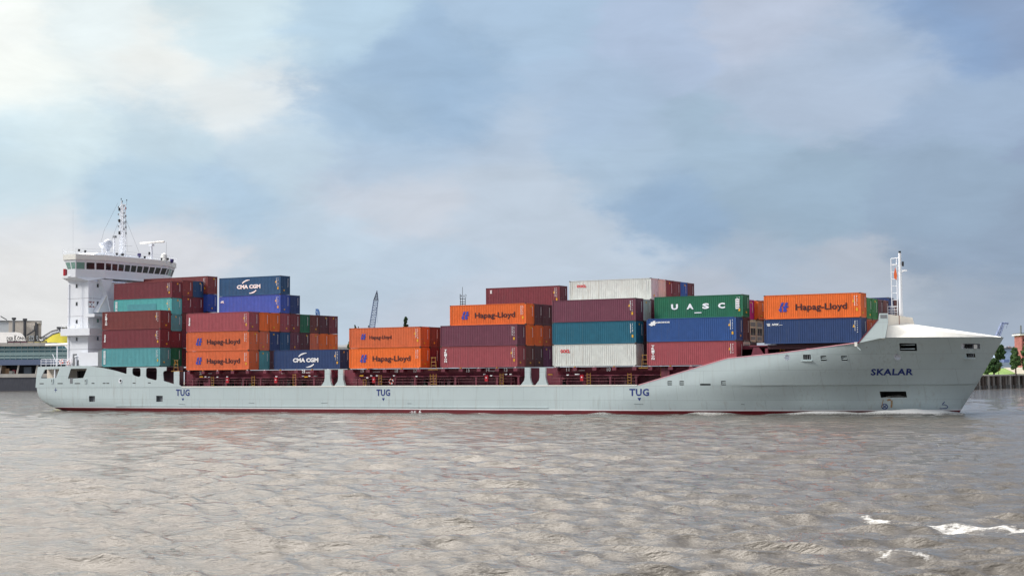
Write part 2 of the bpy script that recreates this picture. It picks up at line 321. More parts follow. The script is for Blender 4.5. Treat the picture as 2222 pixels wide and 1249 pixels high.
# ------------------------------------------------------------------ water
def make_water():
    ang = [-math.pi+i*math.radians(4) for i in range(36)]
    a0, a1 = -.66, .66
    angs = [a for a in ang if a < a0-.03]+list(np.linspace(a0, a1, 1000))+[a1+(math.pi-a1)*i/34 for i in range(1, 34)]
    angs = np.array(angs); na = len(angs)
    rs = np.concatenate([[.5, 8, 20], np.exp(np.linspace(math.log(30), math.log(210), 760)), np.exp(np.linspace(math.log(212), math.log(900), 120)), [1200, 2000, 4000, 9000, 20000]])
    nr = len(rs); Rg, Ag = np.meshgrid(rs, angs, indexing='ij')
    wa = Ag-TH; X = Rg*np.sin(wa)+CP.x; Y = Rg*np.cos(wa)+CP.y; Z = np.zeros_like(X); DX = np.zeros_like(X); DY = np.zeros_like(X)
    r = np.random.RandomState(3); wd = math.radians(292)
    spac = Rg*.0032+Rg*.0013
    for i in range(96):
        lam = .30*(6.0/.30)**(i/95.)*r.uniform(.9, 1.1); th = wd+r.normal(0, .5); k = 2*math.pi/lam
        amp = .050*lam/6.283*r.uniform(.6, 1.4)*(1.2 if lam < 1.2 else 1.2*(1.2/lam)**.62)
        fade = np.clip((lam/spac-2)/2.5, 0, 1)
        ph = k*(X*math.cos(th)+Y*math.sin(th))+r.uniform(0, 6.28)
        c = np.cos(ph); s_ = np.sin(ph)
        Z += amp*fade*c; DX -= amp*.85*fade*s_*math.cos(th); DY -= amp*.85*fade*s_*math.sin(th)
    # gustiness: patches of rougher and calmer water
    g = .95+.14*np.sin(X*.075+.05*Y+1.2*np.sin(Y*.06))*np.sin(Y*.11-X*.03+1)
    far = np.clip((1000-Rg)/600, 0, 1); Z *= g*far
    # bow wave and the shoulder it throws off
    foam = np.zeros_like(X)
    def streak(pts, w, s):
        nonlocal foam
        P = [at(u, v, z=0) for u, v in pts]
        for a, b in zip(P, P[1:]):
            dx, dy = b.x-a.x, b.y-a.y; L2 = dx*dx+dy*dy; t = np.clip(((X-a.x)*dx+(Y-a.y)*dy)/L2, 0, 1)
            d2 = (X-a.x-t*dx)**2+(Y-a.y-t*dy)**2; wn = w*(1.25+.35*np.sin(X*5.1+Y*2.3)+.3*np.sin(X*11.7-Y*7.9)+.25*np.sin(X*2.2-Y*3.7+1)); foam = np.maximum(foam, s*np.exp(-d2/np.maximum(wn, .1*w)**2))
    streak([(1890, 1124), (1950, 1138), (1985, 1140)], .34, 1.7); streak([(1990, 1141), (2060, 1149), (2140, 1146), (2200, 1152), (2330, 1158)], .45, 1.6)
    streak([(1740, 1121), (1775, 1117), (1812, 1124)], .32, 1.7); streak([(1908, 1213), (1930, 1205), (1975, 1207), (2020, 1212)], .22, 1.2)
    streak([(768, 1068), (800, 1062), (880, 1060), (1000, 1066), (1060, 1074)], 1.0, .50); streak([(1120, 1075), (1180, 1070)], .4, .62); streak([(1515, 1098), (1590, 1105), (1650, 1118)], .35, .70)
    streak([(1590, 1015), (1660, 1017)], .6, .5); streak([(1100, 1004), (1190, 1008)], .8, .45); streak([(1705, 1148), (1760, 1158)], .35, .55); streak([(170, 1120), (190, 1124)], .5, .6)
    streak([(1930, 893), (2000, 898), (2060, 902), (2088, 897)], 1.3, 1.5); streak([(1790, 897), (1860, 895), (1930, 895)], .8, .8)
    streak([(1620, 901), (1720, 903)], .7, .85); streak([(1465, 901), (1500, 903)], .6, .6); streak([(1370, 902), (1410, 903)], .5, .8)
    hx = np.linspace(-190, -38, 400); tt = np.clip((hx+80)/(-41.3+80), 0, 1); hy = 11.43-11.5*np.clip(1-tt**1.8, 0, 1)**.8
    yh = np.interp(X, hx, hy); d = yh-Y                      # distance off the plating
    env = np.exp(-((X+45.5)/4.6)**2)+.6*np.exp(-((X+56)/5)**2)+.4*np.exp(-((X+70)/4)**2)+.3*np.exp(-((X+84)/3)**2)
    Z += env*.8*np.exp(-((d-1.1)/1.2)**2)
    foam = np.maximum(foam, 2.6*np.clip(env, 0, 1)**.6*np.exp(-((d-1.5)/1.5)**2)*(X < -38.5))
    foam = np.maximum(foam, np.where((X > -186) & (X < -60), (.95+.35*np.sin(X*.41)+.25*np.sin(X*1.3+2))*np.exp(-((d-.9)/.9)**2), 0))
    sw = np.exp(-((Y-(9.0-(X+40)*.9))/3.2)**2)*np.clip((X+41)/3, 0, 1)*np.exp(-np.clip(X+41, 0, 99)/16); Z += .35*sw
    v = np.stack([X+DX*g*far, Y+DY*g*far, Z], -1).reshape(-1, 3)
    idx = np.arange(nr*na).reshape(nr, na); q = np.stack([idx[:-1, :-1], idx[:-1, 1:], idx[1:, 1:], idx[1:, :-1]], -1).reshape(-1, 4)
    w_ = np.stack([idx[:-1, -1], idx[:-1, 0], idx[1:, 0], idx[1:, -1]], -1); q = np.concatenate([q, w_]); q = q[:, ::-1]
    me = bpy.data.meshes.new('water'); me.vertices.add(len(v)); me.vertices.foreach_set('co', v.ravel().astype(np.float32))
    me.loops.add(q.size); me.loops.foreach_set('vertex_index', q.ravel().astype(np.int32)); me.polygons.add(len(q))
    me.polygons.foreach_set('loop_start', np.arange(len(q), dtype=np.int32)*4); me.polygons.foreach_set('loop_total', np.full(len(q), 4, np.int32))
    me.polygons.foreach_set('use_smooth', np.ones(len(q), bool)); me.update(); me.validate()
    at_ = me.attributes.new('foam', 'FLOAT', 'POINT'); at_.data.foreach_set('value', foam.ravel().astype(np.float32))
    M = bpy.data.materials.new('river water'); M.use_nodes = True; n = M.node_tree.nodes; l = M.node_tree.links; b = n['Principled BSDF']
    me.materials.append(M)
    tcn = n.new('ShaderNodeTexCoord')
    def noise(sc, det, vec=(1, 1, 1), rough=.6, rot=0):
        mp0 = n.new('ShaderNodeMapping'); mp0.inputs['Rotation'].default_value = (0, 0, rot); l.new(tcn.outputs['Object'], mp0.inputs[0]); mp = n.new('ShaderNodeMapping'); mp.inputs['Scale'].default_value = vec; l.new(mp0.outputs[0], mp.inputs[0])
        t = n.new('ShaderNodeTexNoise'); t.inputs['Scale'].default_value = sc; t.inputs['Detail'].default_value = det; t.inputs['Roughness'].default_value = rough; l.new(mp.outputs[0], t.inputs[0]); return t.outputs[0]
    silt = noise(.06, 4); mr = n.new('ShaderNodeMix'); mr.data_type = 'RGBA'; l.new(silt, mr.inputs[0])
    mr.inputs[6].default_value = (.088, .078, .064, 1); mr.inputs[7].default_value = (.066, .060, .052, 1)
    rip = noise(5.0, 6, (1, 2.2, 1), .55, TH*-1); rip2 = noise(.7, 5, (1, 2.6, 1), .6, TH*-1)
    bp = n.new('ShaderNodeBump'); bp.inputs['Strength'].default_value = 1; bp.inputs['Distance'].default_value = .038; l.new(rip, bp.inputs['Height'])
    bp2 = n.new('ShaderNodeBump'); bp2.inputs['Strength'].default_value = 1; bp2.inputs['Distance'].default_value = .16; l.new(rip2, bp2.inputs['Height']); l.new(bp.outputs[0], bp2.inputs['Normal'])
    at2 = n.new('ShaderNodeAttribute'); at2.attribute_name = 'foam'
    fn = noise(6.0, 9, (1, 1.8, 1), .72, -TH)
    ad = n.new('ShaderNodeMath'); ad.operation = 'MULTIPLY_ADD'; l.new(fn, ad.inputs[0]); ad.inputs[1].default_value = 4.0; fs = n.new('ShaderNodeMath'); fs.operation = 'MULTIPLY'; fs.inputs[1].default_value = 1.2; l.new(at2.outputs['Fac'], fs.inputs[0]); l.new(fs.outputs[0], ad.inputs[2])
    r1 = n.new('ShaderNodeMapRange'); r1.inputs[1].default_value = 3.25; r1.inputs[2].default_value = 4.3; l.new(ad.outputs[0], r1.inputs[0])
    gt = n.new('ShaderNodeMath'); gt.operation = 'MULTIPLY'; l.new(r1.outputs[0], gt.inputs[0])
    r3 = n.new('ShaderNodeMapRange'); r3.inputs[1].default_value = .12; r3.inputs[2].default_value = .3; l.new(at2.outputs['Fac'], r3.inputs[0]); l.new(r3.outputs[0], gt.inputs[1])
    fm = n.new('ShaderNodeMix'); fm.data_type = 'RGBA'; l.new(gt.outputs[0], fm.inputs[0]); l.new(mr.outputs[2], fm.inputs[6]); fm.inputs[7].default_value = (.72, .73, .72, 1)
    l.new(fm.outputs[2], b.inputs['Base Color'])
    rr = n.new('ShaderNodeMapRange'); rr.inputs[3].default_value = .05; rr.inputs[4].default_value = .8; l.new(gt.outputs[0], rr.inputs[0]); l.new(rr.outputs[0], b.inputs['Roughness'])
    b.inputs['IOR'].default_value = 1.36; l.new(bp2.outputs[0], b.inputs['Normal'])
    o = link('water', me); tag(o, kind='structure'); return o
make_water()

# ------------------------------------------------------------------ ship
YC = 11.43; B = 11.50          # centre line, half beam (side plating at y = -0.07)
ship = empty('container_ship', (-120, YC, 0)); ship.location = (0, 0, 0)
tag(ship, 'long pale grey container ship with white bridge tower, crossing the river', 'ship')
ZK = 3.72
def stem_x(z):
    return np.interp(z, [-1.6, 0, .6, 2, ZK, 6.5, 9.4], [-42.6, -41.3, -40.9, -40.0, -38.9, -37.3, -35.6])
def hb(x, z):
    xs = np.interp(z, [-1.6, 0, 2, ZK, 6, 9.4], [-96, -92, -84, -75, -64, -51.5]); xe = stem_x(z); p = np.interp(z, [-1.6, 0, ZK, 9.4], [2.2, 2.2, 2.3, 2.2])
    if x <= xs: return B
    t = min(1, (x-xs)/(xe-xs)); return B*max(0, 1-t**p)**(1/ (1.25 if z < ZK else 1.35))
def ztop(x):
    return float(np.interp(x, [-188, -79.2, -68.22, -66.98, -59.76, -51.94, -50.36, -47.7, -30], [ZK+.06, ZK+.06, 6.78, 7.10, 7.70, 8.61, 8.80, 9.33, 9.40]))
def zbot(x):
    return float(np.interp(x, [-187.6, -187.4, -187.0, -186.3, -185.3, -184.2, -183.0, -181, -176, -168, -160, -150], [3.4, 2.7, 2.0, 1.35, .82, .38, .1, -.2, -.6, -1.0, -1.5, -1.6]))
def build_hull():
    xs = list(np.array([-187.6, -187.55, -187.45, -187.2, -187.0, -186.6, -186.2, -185.6, -185, -184, -182.5, -181, -178, -175, -171, -167, -162, -156]))+list(np.linspace(-150, -82, 18))+list(np.linspace(-80, -52, 29))+list(np.linspace(-51, -42, 19))
    fr = [.10, .2, .3, .4, .5, .6, .7, .78, .85, .91, .96, 1.0]
    low = [-1.6, -1.2, -.8, -.4, 0, .25, .5, .62, .70, .95, 1.3, 1.7, 2.1, 2.5, 2.9, 3.3, 3.60, ZK]
    vs = []; cols = []
    def section(kind, x):
        ring = []
        if kind == 'x':
            zb = zbot(x); zt = ztop(x); zz = [max(z, zb) for z in low]; n2 = 9
            zz += [ZK+(zt-ZK)*(j+1)/n2 for j in range(n2)]
            for z in zz:
                h = hb(x, z)
                if x < -150:
                    rb = np.interp(x, [-187.5, -186.5, -184, -175, -160, -150], [1.0, 1.8, 2.6, 2.8, 2.0, .5]); k = (z-zb)/rb
                    if k < 1: h = h*1-(1-math.sqrt(max(0, 1-(1-k)**2)))*np.interp(x, [-187.5, -184, -170, -150], [.5, 1.1, 1.6, .3])
                    h -= np.interp(x, [-187.6, -187.45, -187.2, -187], [.4, .2, .05, 0])
                ring.append((x, h, z))
        else:     # near the stem: march by fraction so every level meets the raked stem
            zt = 9.35
            for z in low+[ZK+(ztop(stem_x(6)-4 + 4*kind2)-ZK)*(j+1)/9 for j in range(9)]:
                xe = stem_x(z); xx = -42.0+( -42.0*0 )
                xx = x0s(z)+(xe-x0s(z))*x; ring.append((xx, hb(xx, z), z))
        return ring
    x0s = lambda z: min(-43.0, stem_x(z)-1.5)
    rings = [section('x', x) for x in xs if x <= -44.0]
    for f in fr:
        ring = []
        for j, z0 in enumerate(low+list(range(1, 10))):
            def zz(x): return z0 if j < len(low) else ZK+(ztop(x)-ZK)*z0/9
            z = zz(-40); xa = -44.0; xe = stem_x(z); xx = xa+(xe-xa)*f; z = zz(xx); h = hb(xx, z) if f < 1 else .0
            ring.append((xx, h, z))
        rings.append(ring)
    n = len(rings[0]); m_ = len(rings); V = []; F = []; MI = []
    for side in (-1, 1):
        for r in rings:
            for x, h, z in r: V.append((x, YC+side*h, z))
    tot = n*m_
    def mi(z): return 1 if z < .52 else (2 if z < .64 else 0)
    for sd_ in (0, 1):
        for i in range(m_-1):
            for j in range(n-1):
                a = sd_*tot+i*n+j; q = (a, a+n, a+n+1, a+1); F.append(q if sd_ == 0 else q[::-1]); MI.append(mi((V[a][2]+V[a+1][2])/2))
    for i in range(m_-1):  # bottom and top closing
        F.append((i*n, tot+i*n, tot+(i+1)*n, (i+1)*n)); MI.append(1)
        a = i*n+n-1; F.append((a, a+n, tot+a+n, tot+a)); MI.append(3)
    F.append(tuple(list(range(0, n))+[tot+j for j in range(n-1, -1, -1)])); MI.append(0)   # transom
    me = bpy.data.meshes.new('hull'); me.from_pydata(V, [], F)
    for q in (m_hull, m_hull2, m_letw, m_dmaroon, m_dark, m_white): me.materials.append(q)
    me.polygons.foreach_set('material_index', MI)
    bm = bmesh.new(); bm.from_mesh(me); bmesh.ops.remove_doubles(bm, verts=bm.verts, dist=.0008); bmesh.ops.dissolve_degenerate(bm, dist=.0005, edges=bm.edges)
    bmesh.ops.recalc_face_normals(bm, faces=bm.faces); bm.to_mesh(me); bm.free()
    o = link('hull', me, ship); return o
hull = build_hull()
# ---- pockets cut through the side plating
def rect(u0, v0, u1, v1, y, skew=0):
    a = at(u0, v0, y=y); b = at(u1, v0, y=y); c = at(u1, v1, y=y); d = at(u0, v1, y=y)
    return [(a.x+skew, a.z), (b.x+skew, b.z), (c.x, c.z), (d.x, d.z)]
cut = MB()
def pocket(poly, y0, depth, mt, r=.08):
    p = rnd(poly, r, 3); cut.prism([(x, y0-1.5, z) for x, z in p], (0, 1.5+depth, 0), mt)
yb = lambda x, z: YC-hb(x, z)
def ysurf(u, v):
    y = 0
    for _ in range(12):
        p = at(u, v, y=y); y = yb(p.x, p.z)
    return y
pk = []
def pkt(u0, v0, u1, v1, depth, mt, r=.08, skew=0):
    y = ysurf((u0+u1)/2, (v0+v1)/2); ymx = max(ysurf(u0, v0), ysurf(u1, v0), ysurf(u0, v1), ysurf(u1, v1)); pocket(rect(u0, v0, u1, v1, y, skew), y, depth+ymx-y, mt, r); pk.append((u0, v0, u1, v1, y)); return y
pkt(1953, 744.5, 1986, 760.5, 1.6, m_dark, .06, .12); pkt(2089, 745, 2121, 756, 1.2, m_white, .06, .1)
pkt(2099, 766.5, 2114, 774.5, .35, m_dark, .03)
pkt(1913, 848.5, 1964, 862, 1.2, m_dark, .05)
pkt(1743, 769, 1759, 779.5, .5, m_dark, .05)
for u0, u1, v0, v1 in ((1781, 1793, 771.5, 782), (1826, 1838, 771.5, 781.5), (1448.5, 1458, 826, 835), (1474.5, 1484, 826, 835), (1565, 1575, 826, 835)): pkt(u0, v0, u1, v1, .4, m_dark, .04)
pkt(1519, 832, 1542, 835.5, .4, m_dark, .12)
for u, v in ((1708, 775), (1947.5, 774)):
    y = ysurf(u, v); c = at(u, v, y=y); cut.prism([(c.x+.36*math.cos(t*math.pi/8), y-1.5, c.z+.36*math.sin(t*math.pi/8)) for t in range(16)], (0, 2.1, 0), m_white)
for u0, v0, u1, v1 in ((193, 858.5, 206, 871), (339, 858, 353, 871)): pkt(u0, v0, u1, v1, .5, m_grey, .03)   # fender recesses
co = cut.build('cutter')
bm_ = hull.modifiers.new('b', 'BOOLEAN'); bm_.operation = 'DIFFERENCE'; bm_.solver = 'EXACT'; bm_.material_mode = 'TRANSFER'; bm_.object = co
hm = bpy.data.meshes.new_from_object(hull.evaluated_get(bpy.context.evaluated_depsgraph_get())); hull.modifiers.clear(); hull.data = hm; bpy.data.objects.remove(co)
hm.polygons.foreach_set('use_smooth', [True]*len(hm.polygons)); hm.set_sharp_from_angle(angle=math.radians(16))
BV = BVHTree.FromPolygons([v.co for v in hm.vertices], [p.vertices[:] for p in hm.polygons])
def on_hull(x, z, off=.02):
    h = BV.ray_cast(Vector((x, -30, z)), Vector((0, 1, 0)))
    return (h[0].y if h[0] else 0)-off
def stick(me, name, off=.015):
    """drape a flat xz mesh over the plating"""
    for v in me.vertices: v.co.y = on_hull(v.co.x, v.co.z, off if v.co.y >= -.001 else off+.012)
    return link(name, me, ship)
# lettering on the plating
def hull_text(body, u0, v0, u1, v1, mt, bold=.02, shear=0, spacing=1):
    y = ysurf((u0+u1)/2, (v0+v1)/2); a = at(u0, v1, y=y); b = at(u1, v0, y=y); me, w = text(body, b.z-a.z, mt, bold, width=b.x-a.x, shear=shear, spacing=spacing)
    bm = bmesh.new(); bm.from_mesh(me); bmesh.ops.triangulate(bm, faces=bm.faces); bmesh.ops.subdivide_edges(bm, edges=[e for e in bm.edges if e.calc_length() > .5], cuts=2); bm.to_mesh(me); bm.free()
    me.transform(Matrix.Translation((a.x, 0, a.z))); return stick(me, 'lettering')
hull_text('SKALAR', 1893, 799, 1974, 814, m_letb, .035, .28, 1.1)
for u in (397, 832, 1387):
    hull_text('TUG', u-15 if u < 1000 else u-21, 844 if u < 1000 else 842.5, u+14.5 if u < 1000 else u+21, 858.5, m_letb, .03, 0, 1.1)
    a = at(u, 869.5, y=-.07); s_ = .26; me = bpy.data.meshes.new('towing_mark'); me.from_pydata([(a.x-s_, 0, a.z+.42), (a.x+s_, 0, a.z+.42), (a.x, 0, a.z)], [], [(0, 2, 1)]); me.materials.append(m_letb); stick(me, 'towing_mark')
def ribbon(pts, w, mt, name):   # painted line on the plating from photo points
    P = []
    for u, v in pts:
        y = ysurf(u, v); p = at(u, v, y=y); P.append((p.x, p.z))
    V = []; F = []
    for i, (x, z) in enumerate(P):
        a = P[max(0, i-1)]; b = P[min(len(P)-1, i+1)]; d = Vector((b[0]-a[0], b[1]-a[1])).normalized(); nx, nz_ = -d.y*w/2, d.x*w/2
        V += [(x+nx, 0, z+nz_), (x-nx, 0, z-nz_)]
        if i: F.append((2*i-2, 2*i, 2*i+1, 2*i-1))
    me = bpy.data.meshes.new(name); me.from_pydata(V, [], F); me.materials.append(mt); return stick(me, name)
cir = [(1919.5+6.5*math.cos(t*math.pi/12), 881.5+5.6*math.sin(t*math.pi/12)) for t in range(25)]
ribbon(cir, .10, m_letb, 'thruster_mark'); ribbon([(1915, 877.5), (1919.5, 881.5), (1924, 885.5)], .1, m_letb, 'thruster_mark'); ribbon([(1924, 877.5), (1919.5, 881.5), (1915, 885.5)], .1, m_letb, 'thruster_mark')
ribbon([(2050, 871), (2046, 875), (2044, 877.5), (2051, 877.6), (2055, 879.5), (2056.5, 882.5), (2054, 885.3), (2039, 886)], .09, m_letb, 'bulb_mark')
ribbon([(118, 845.5), (124, 845.5)], .1, m_letb, 'plus_mark'); ribbon([(121, 841), (121, 850)], .12, m_letb, 'plus_mark')
for u, v, w in ((897, 893, 14),):
    hull_text('-2:E', u-8, 891, u+6, 895, m_letw, .02); hull_text('6', 909, 889, 914, 896, m_letw, .02)
for pts in ([(388, 876), (402, 877)], [(540, 873.5), (552, 874)], [(697, 874), (711, 873.5)], [(1608, 876), (1616, 877)], [(1376, 876), (1396, 876.5)], [(884, 875), (893, 875)]): ribbon(pts, .07, mat('scuffed grey', (110, 122, 126), .6), 'draught_scuff')
for pts, mt in ((([(1917, 866), (1915, 874), (1913.5, 884)]), 'a'), (([(1935, 868), (1935, 876), (1934, 884)]), 'b'), (([(1925, 868), (1930, 866.5), (1933, 867.5)]), 'c')):
    ribbon(pts, {'a': .08, 'b': .2, 'c': .22}[mt], mat('rust run', (160, 138, 104), .8, var=.3, scale=3, dirt=((150, 70, 40), .5, .8)), 'rust_stain')
ribbon([(1918, 866.5), (1925, 863), (1940, 861.5), (1952, 862.5), (1963, 866)], .55, mat('worn anchor plating', (205, 205, 196), .6, var=.1), 'anchor_bolster')
# slats across louvre pockets, bars across the mooring opening
fr = MB()
for u0, v0, u1, v1, y in pk[:1]:
    for v in (v0+3.4, v1-4):
        a = at(u0, v, y=y+.12); b = at(u1, v, y=y+.12); fr.box((a.x+.05, y+.10, a.z-.06), (b.x-.05, y+.18, b.z+.06), m_hull).cut()
for u0, v0, u1, v1, y in pk[5:10]:
    for k in (1/3, 2/3):
        a = at(u0, v0+(v1-v0)*k, y=y+.1); b = at(u1, v1, y=y); fr.box((a.x, y+.05, a.z-.05), (b.x, y+.12, a.z+.05), m_hull)
    fr.cut()
u0, v0, u1, v1, y = pk[1]
a = at(u0+2, 747, y=y+.5); b = at(u1-12, 754, y=y+.5); fr.box((a.x, y+.75, a.z), (b.x, y+.8, b.z), m_dark)
a = at(2112, 747, y=y+.3); b = at(2119, 756, y=y+.3); fr.box((a.x, y+.55, a.z), (b.x, y+.75, b.z), m_foredeck).cut()
for u0, v0, u1, v1, y in (pk[2], pk[4]):
    for k in (.2, .5, .8): a = at(u0+(u1-u0)*k, v0, y=y); b = at(u0, v1, y=y); fr.tube((a.x, y+.12, a.z), (a.x, y+.12, b.z), .06, m_grey)
    a = at(u0-5, v1+3, y=y); b = at(u1+3, v1+3, y=y); yy = min(on_hull(a.x, a.z, 0), on_hull(b.x, a.z, 0)); fr.box((a.x, yy-.12, a.z-.04), (b.x, yy+.25, a.z+.05), m_hull).cut()
fr.build_each('mooring_fairlead', ship)

# ---- side plating above the main deck aft (plate with windows and bays)
def pp(u, v, y=0): p = at(u, v, y=y); return (p.x, p.z)
Z0 = ZK+.02
outer = [(-187.5, Z0), (-187.35, 5.6), pp(80.5, 812), pp(82.8, 795.6), pp(192, 793), pp(222, 797.5), pp(248, 803), pp(275.5, 811), pp(276, 796.5), (pp(362, 796)[0], pp(276, 796.5)[1]), pp(362, 803.5), pp(356, 805), pp(354.5, 809), pp(356, 826), pp(378, 833), pp(378, 806), pp(389.5, 805), pp(389.5, 834), pp(396, 839.3), (pp(398, 839.3)[0], Z0)]
win1 = rnd([pp(98, 801.2), pp(130, 799.7), pp(122.5, 819.5), pp(89.5, 820)], .12); win2 = rnd([pp(154.5, 799.5), pp(190, 799), pp(181.5, 819.5), pp(148, 821)], .15)
bay1 = rnd([pp(288, 797.6), pp(306, 797.6), pp(306, 815.5), pp(301, 817.5), pp(288, 813)], .4); bay2 = rnd([pp(318, 797.4), pp(341.5, 797.2), pp(341, 825.3), pp(317.5, 819)], .4)
side_ = plate([(x, z) for x, z in outer], [win1, win2, bay1, bay2], .12, m_hull, 'side_plating', ship); side_.location.y = -.10
for (u0, v0, u1, v1) in ((156, 819.5, 158.5, 830),):
    pass
sm = MB()
for u0, u1, v in ((87, 96, 831.8), (126, 137, 831.5), (163, 175, 831.4), (200, 206, 831), (224, 230, 831), (232, 238, 831), (289, 295, 830.4), (322, 328, 830)):
    a = pp(u0, v-.9); b = pp(u1, v+.9); sm.box((a[0], -.115, a[1]), (b[0], -.095, b[1]), m_dark).cut()
sm.build_each('scupper', ship)
sm = MB(); a = pp(262.5, 826); sm.lathe((a[0], -.16, a[1]), [(.34, -.02), (.34, .1)], m_white, 16, 'Y'); sm.lathe((a[0]+.08, -.19, a[1]+.05), [(.2, 0), (.2, .05)], m_dark, 14, 'Y').cut()
for u in (114.5, 187):
    a = pp(u-2.5, 821); b = pp(u+2.5, 831.5); sm.box((a[0], -.2, a[1]), (b[0], -.1, b[1]), m_hull); sm.box((a[0]+.2, -.23, a[1]-.15), (a[0]+.3, -.2, b[1]+.25), m_dark).cut()
a = pp(153, 819.8); b = pp(158.5, 831.5); sm.box((a[0], -.13, a[1]), (b[0], -.1, b[1]), m_grey).cut()
sm.build_each('roller_fairlead', ship)
# poop enclosure behind the two windows: back wall, post and gear
sm = MB(); sm.box((-187, 1.9, Z0), (-173, 2.05, 7.1), mat('shelter deck paint', (224, 214, 200), .6)); sm.box((-187.2, 0.05, 7.08), (-172.5, 22.8, 7.2), m_grey); sm.build('poop_deck', ship)
sm = MB()
for u in (118, ): a = pp(u, 800); sm.box((a[0]-.12, .05, Z0), (a[0]+.12, .3, 7.05), m_white)
sm.tube((-183.6, 1.2, 4.8), (-183.0, 1.2, 6.4), .3, m_grey); sm.lathe((-183.2, 1.4, 5.2), [(.5, 0), (.5, .8)], m_black, 12, 'Y'); sm.box((-184.2, 1.2, 3.8), (-182.5, 2.2, 5.1), m_white)
for u in (170, 177): a = pp(u, 812, 1.5); sm.box((a[0]-.15, 1.4, 3.8), (a[0]+.15, 1.9, a[1]+.6), m_black)
sm.lathe((-178.6, 1.5, 6.0), [(.45, 0), (.45, .5)], m_black, 14, 'Y'); sm.build('mooring_winch', ship)
# pillars between the open side bays
for u0, u1 in ((705.5, 716.5), (734.5, 745), (1139.5, 1150.5), (1171.5, 1184)):
    x0 = pp(u0, 820)[0]; x1 = pp(u1, 820)[0]; zt = 6.22; e = .4
    left = u0 in (705.5, 1139.5)
    pl = [(x0-(e+.35), Z0), (x1+e, Z0), (x1+.1, Z0+.75), (x1, Z0+1.2), (x1, zt), (x0, zt), (x0, Z0+1.2), (x0-.1, Z0+.75)]
    o = plate(pl, [], .35, m_hull, 'pillar', ship); o.location.y = -.10
# white rounded edge along the open deck side
sm = MB(); sm.box((-156.2, -.12, ZK-.02), (-79.5, .25, ZK+.14), m_foredeck); sm.build('deck_edge_strip', ship)
sm = MB(); P = [(x, ztop(x)) for x in (-79.3, -68.2, -66.98, -59.76, -51.94, -50.4)]
for (x0, z0), (x1, z1) in zip(P, P[1:]): sm.prism([(x0, -.10, z0-.02), (x1, -.10, z1-.02), (x1, -.10, z1+.09), (x0, -.10, z0+.09)], (0, .14, 0), mat('pink rail edge', (206, 150, 160), .5))
sm.build('bulwark_rail', ship)
sm = MB(); sm.box((-140, -.105, .80), (-118, -.07, .86), m_letw); 
for x0, x1 in ((-170, -92.5),): sm.box((x0, -.14, .78), (x1, -.06, .90), m_hull)
sm.build('rubbing_strake', ship)

# ---- cargo coaming seen through the open sides
cm = MB(); cm.box((-158, 2.6, Z0), (-66, 2.8, 6.15), m_maroon); cm.box((-158, 20, Z0), (-66, 20.2, 6.15), m_maroon); cm.box((-173, 2.2, Z0), (-158, 2.4, 6.9), m_dmaroon)
cm.box((-172, 1.0, 6.2), (-160.5, 21.8, 6.75), m_dmaroon)
for x0, x1 in ((-155.3, -128.2), (-124.8, -97.2), (-91.7, -66.0)):
    cm.prism([(x0, 1.0, 6.2), (x0, 2.6, 6.2), (x0, 2.6, 5.15), (x0, 1.5, 5.15)], (x1-x0, 0, 0), m_maroon)      # hatch cover side
    cm.box((x0, 1.0, 6.12), (x1, 21.9, 6.22), m_dmaroon)
    cm.box((x0, .9, 5.05), (x1, 2.6, 5.18), m_maroon)
cm.build('hatch_coaming', ship)
cm = MB(); cm.box((-62, .6, 8.2), (-49.5, 22.2, 8.75), m_dmaroon); cm.box((-66.2, 2.2, 5.6), (-53.5, 2.5, 8.25), m_maroon); cm.box((-66.2, 2.2, 5.6), (-60.6, 2.5, 8.72), m_maroon)
for x in (-62.3, -57, -53.4, -51.4): cm.box((x, .5, ztop(x)-.6), (x+.35, 1.1, 8.3), m_maroon)
cm.prism([(-64.6, .8, 6.2), (-61.6, .8, 6.2), (-63.2, .8, 8.5), (-63.9, .8, 8.5)], (0, .3, 0), m_maroon)
cm.box((-64.4, .7, 8.55), (-61.8, 4, 8.7), m_maroon)
cm.box((-79, 1.2, 5.9), (-65, 21.8, 6.22), m_dmaroon); cm.box((-76.5, .8, 3.8), (-75.3, 2.6, 6.0), m_maroon)
cm.build('forward_hatch', ship)
# frames, rails
xs_fr = []
for x0, x1 in ((-155.6, -128.0), (-124.9, -97.0), (-91.9, -79.5)):
    n = int((x1-x0)/3.35)
    for i in range(n+1): xs_fr.append((x0+.6+(x1-x0-1.2)*i/n, i, n))
for x, i, n in xs_fr:
    f = MB(); f.prism([(x-.16, 1.02, Z0), (x+.16, 1.02, Z0), (x+.13, 1.02, 4.85), (x+.42, 1.02, 5.06), (x-.42, 1.02, 5.06), (x-.13, 1.02, 4.85)], (0, .22, 0), m_maroon); f.build('frame_post', ship)
rl = MB()
for x0, x1 in ((-156.3, -129.2), (-126.0, -97.8), (-93.0, -79.6)):
    for z in (4.35, 4.75): rl.tube((x0, .25, z), (x1, .25, z), .022, m_maroon, 5)
    k = x0+1
    while k < x1: rl.tube((k, .25, Z0), (k, .25, 4.77), .025, m_maroon, 5); k += 2.3
rl.build('deck_railing', ship)
pd = MB()
for x0, x1 in ((-155.4, -143.2), (-140.6, -128.3), (-124.9, -112.7), (-109.4, -97.2), (-91.8, -79.6), (-78.06, -66)):
    for k in range(5):
        x = x0+.35+(x1-x0-.7)*k/4
        pd.box((x-.3, .1, 5.75), (x+.3, 1.0, 6.2), m_maroon)
        pd.box((x-.1, .05, 6.2), (x+.1, .25, 6.30), m_ylw if k % 2 else m_letw).cut()
pd.build_each('container_pedestal', ship)
gear = MB(); r_ = random.Random(4)
